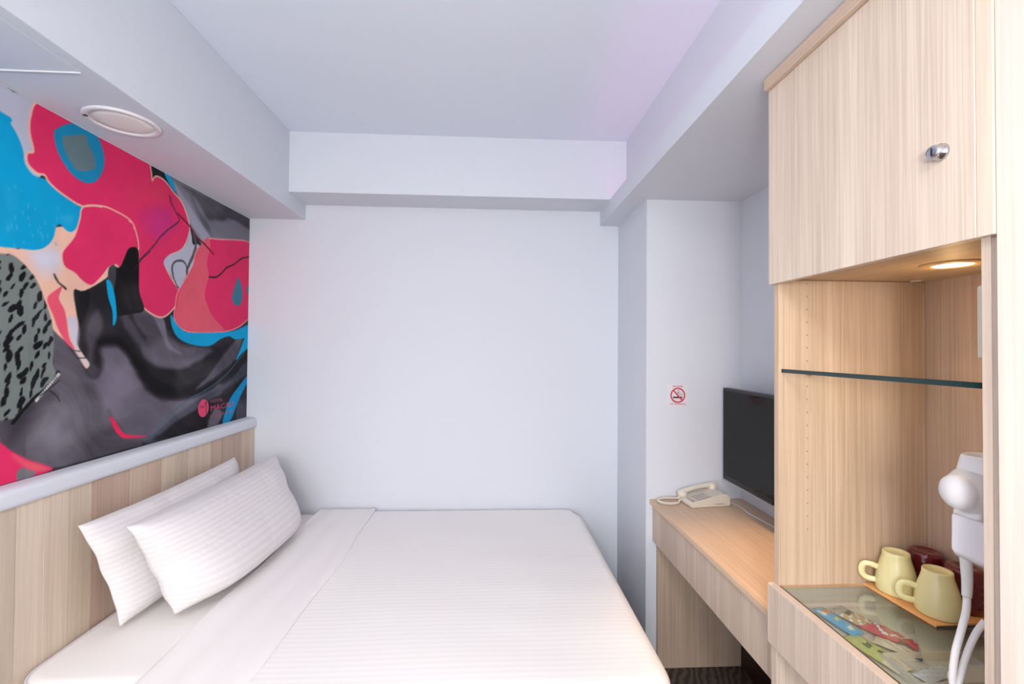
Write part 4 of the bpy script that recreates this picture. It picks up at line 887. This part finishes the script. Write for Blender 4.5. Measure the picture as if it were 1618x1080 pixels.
# ---------------------------------------------------------------- snacks in the drawer
def packet(name, label, cat, c, L, W, ang, T, mats, pattern, z=ZD, seed=1, pitch=0, group='snack packets in the drawer'):
    """sealed pouch: flat crimped ends, puffed middle; faces coloured by a printed pattern"""
    bm = BM(); nu, nv = 30, 14; rnd = random.Random(seed); p = [rnd.uniform(0, 6) for _ in range(4)]
    ca, sa = math.cos(ang), math.sin(ang); tops = []
    for s in (1, -1):
        g = []
        for i in range(nu + 1):
            row = []
            for j in range(nv + 1):
                u, v = i / nu * 2 - 1, j / nv * 2 - 1
                f = max(0, 1 - abs(u * 1.12) ** 2.4) ** .6 * max(0, 1 - abs(v) ** 2.2) ** .6 if abs(u) < .89 else 0
                wr = .0012 * math.sin(9 * u + 7 * v + p[0]) + .0008 * math.sin(17 * v + p[1])
                h = T * .5 + .0012 + s * (T * .5 * f + .0004) + wr * (.4 + f) * (1 if s > 0 else 0) + abs(u) * math.tan(pitch) * .01
                wd = W / 2 * (1 - .08 * (1 - abs(u)) * f)
                x, y = u * L / 2, v * wd
                row.append(bm.verts.new((c[0] + x * ca - y * sa, c[1] + x * sa + y * ca, z + h + .0016)))
            g.append(row)
        tops.append(g)
        for i in range(nu):
            for j in range(nv):
                q = [g[i][j], g[i + 1][j], g[i + 1][j + 1], g[i][j + 1]]
                f = bm.faces.new(q if s > 0 else q[::-1]); f.material_index = pattern(((i + .5) / nu), ((j + .5) / nv)) if s > 0 else 0
    def rimv(g): return [g[i][0] for i in range(nu + 1)] + [g[nu][j] for j in range(1, nv + 1)] + [g[i][nv] for i in range(nu - 1, -1, -1)] + [g[0][j] for j in range(nv - 1, 0, -1)]
    ra, rb = rimv(tops[0]), rimv(tops[1])
    for i in range(len(ra)): bm.faces.new((ra[i], rb[i], rb[(i + 1) % len(ra)], ra[(i + 1) % len(ra)]))
    bmesh.ops.recalc_face_normals(bm, faces=bm.faces)
    o = obj(name, bm, mats, smooth=True)
    return tag(o, label, cat, group)
foil = lambda n, c: plain(n, c, .25, 0, .6, .4)
m_blue, m_org, m_wht, m_yel = foil('blue_foil', (70, 176, 222)), foil('orange_foil', (226, 140, 80)), foil('white_foil', (232, 230, 226)), foil('yellow_foil', (228, 214, 110))
m_redf, m_brn, m_grn, m_pale = foil('red_foil', (214, 70, 88)), foil('biscuit_brown', (206, 168, 110)), foil('green_foil', (206, 208, 120)), foil('pale_foil', (236, 214, 184)); m_dk = foil('dark_print_foil', (84, 74, 66)); m_dg = foil('leaf_print', (90, 120, 60)); m_navy = foil('navy_foil', (34, 60, 98)); m_grey = foil('clear_wrapper', (176, 166, 158))
def pat_blue(u, v):
    if .12 < u < .30 and v > .35: return 1
    if (u - .22) ** 2 * 9 + (v - .25) ** 2 * 3 < .12: return 2
    if (u - .52) ** 2 * 12 + (v - .5) ** 2 < .05: return 3
    if (u - .82) ** 2 * 12 + (v - .5) ** 2 < .05: return 2
    return 0
packet('snack_bar', 'bright blue snack wrapper in the drawer, farthest left against the front panel', 'snack', (.806, 1.010), .105, .034, 1.75 + PI, .012, [m_blue, m_org, m_wht, m_yel], pat_blue, seed=3)
def pat_cook(u, v):
    if u < .22: return 0
    if .24 < u < .36 and .25 < v < .8: return 3
    if (int(u * 14) + int(v * 6)) % 3 == 0: return 2
    return 1
packet('biscuit_packet', 'clear-wrapped brown biscuits beside the red sweet in the drawer', 'snack', (.858, 1.012), .100, .046, 1.95 + PI, .013, [m_grey, m_brn, m_wht, m_dk], pat_cook, seed=5)
def pat_red(u, v):
    if u < .16 and .3 < v < .7: return 1
    if abs(v - .5 - .3 * math.sin(u * 7)) < .07: return 1
    return 0
packet('sweet_packet', 'shiny red sweet wrapper with fanned ends in the drawer', 'snack', (.874, .970), .074, .044, 2.05 + PI, .014, [m_redf, m_wht], pat_red, seed=8)
# fanned twist of the red wrapper
bm = BM(); cx, cy = .890, .938
for k in range(5):
    a = -1.25 + k * .28; a2 = a + .24
    v = [(cx, cy, ZD + .012), (cx + .030 * math.cos(a), cy + .030 * math.sin(a), ZD + .004 + .004 * (k % 2)), (cx + .030 * math.cos(a2), cy + .030 * math.sin(a2), ZD + .009 - .004 * (k % 2))]
    bm.faces.new([bm.verts.new(p) for p in v])
o = obj('twisted_end', bm, m_redf, bpy.data.objects['sweet_packet']); o.modifiers.new('s', 'SOLIDIFY').thickness = .0006
def pat_green(u, v):
    if (u - .35) ** 2 * 5 + (v - .45) ** 2 < .035 or (u - .55) ** 2 * 7 + (v - .6) ** 2 < .02: return 1
    return 0 if u < .72 else 2
packet('tea_packet', 'yellow-green tea packet with leaf print, in the drawer nearest the front panel', 'snack', (.806, .905), .115, .046, 1.80 + PI, .009, [m_grn, m_dg, m_pale], pat_green, seed=9)
def pat_pale(u, v): return 1 if u > .85 else 0
packet('cracker_packet', 'pale cream packet with a dark blue end in the drawer behind the green packet', 'snack', (.863, .915), .080, .032, 2.2 + PI, .009, [m_pale, m_navy], pat_pale, seed=13)
# low open sachet box near the camera
t = thing('sachet_tray', 'shallow beige open tray at the near end of the snack drawer', 'tray', (.89, .84, ZD))
bm = BM(); bx(bm, .80, .975, .80, .885, ZD + .0005, ZD + .003); obj('base', bm, m_beige, t)
for a in ((.80, .803, .80, .885), (.972, .975, .80, .885), (.803, .972, .882, .885), (.803, .972, .80, .803)): box('side', m_pale if a[2] > .88 else m_beige, a[0], a[1], a[2], a[3], ZD + .003, ZD + .020, t, bev=.0006)
packet('sugar_sachet', 'white paper sachet lying in the beige tray', 'sachet', (.87, .842), .09, .03, .3, .004, [m_wht], lambda u, v: 0, z=ZD + .002, seed=19)

# ---------------------------------------------------------------- hair dryer on the near jamb
t = thing('hair_dryer', 'white wall-mounted hair dryer hanging in its holder on the near jamb of the niche', 'hair dryer', (.80, .69, 1.12))
k = .70 / .80; zz = lambda z: H + (z - H) * k
hy = .705
# barrel: rounded motor end pointing left, running behind the jamb
pr = [(.0015, .7515), (.0095, .7527), (.0170, .7553), (.0225, .7588), (.0262, .7630), (.0280, .7680), (.0286, .7725), (.0290, .7745), (.0330, .7790), (.0390, .790), (.0420, .803), (.0430, .818), (.0420, .838), (.038, .858), (.032, .872), (.026, .876)]
m_dry = plain('dryer_plastic', (222, 220, 222), .5)
obj('barrel', lathe(BM(), pr, (0, hy, 1.1960), 'X', n=44), m_dry, t, smooth=True)
obj('nozzle', lathe(BM(), [(.0385, 1.205), (.0355, 1.226), (.0310, 1.247), (.0295, 1.2525), (.0265, 1.2550), (.0245, 1.2525), (.022, 1.242)], (.818, hy, 0), n=40), m_white, t, smooth=True)
bm = prism(BM(), [(.784, 1.180), (.778, 1.150), (.860, 1.140), (.860, 1.180)], hy - .022, hy + .022); obj('neck', bm, m_white, t, bev=.008, seg=3)
bm = prism(BM(), [(.7740, 1.158), (.7730, 1.098), (.779, 1.088), (.803, 1.076), (.862, 1.062), (.862, 1.145)], YN + .001, hy + .018); obj('holder', bm, plain('holder_plastic', (226, 224, 230), .4), t, bev=.006, seg=3)
box('holder_slot', m_dgrey, .7935, .799, hy + .0178, hy + .0186, 1.118, 1.138, t)
box('switch', m_dgrey, .7925, .798, hy - .01, hy + .0188, 1.117, 1.139, t, bev=.001)
obj('cord_sleeve', tube(BM(), [(.790, .712, 1.090), (.791, .712, 1.07), (.792, .712, 1.045), (.791, .712, 1.022)], lambda s: .0085 - .002 * s, 14, 6), plain('sleeve', (222, 222, 220), .5), t, smooth=True)
obj('cord', tube(BM(), [(.791, .712, 1.030), (.790, .712, 1.00), (.783, .714, .965), (.775, .716, .93), (.771, .717, .895), (.773, .718, .868), (.784, .722, .8545), (.80, .735, .8530), (.815, .75, .8530)], .0052, 12, 8), m_white, t, smooth=True)
obj('cord', tube(BM(), [(.815, .705, .985), (.805, .708, .968), (.795, .710, .945), (.786, .712, .915), (.779, .713, .885), (.775, .715, .868), (.783, .722, .8545), (.80, .74, .8530)], .0048, 12, 8), m_white, t, smooth=True)
tag(obj('plug', lathe(BM(), [(.006, 0), (.0085, .002), (.0085, .010), (.006, .013), (.0045, .022), (.003, .023)], (.803, .745, .8595), n=18), plain('ivory_plug', (236, 222, 190), .4), smooth=True), 'small ivory plug lying by the hair dryer cord', 'plug')
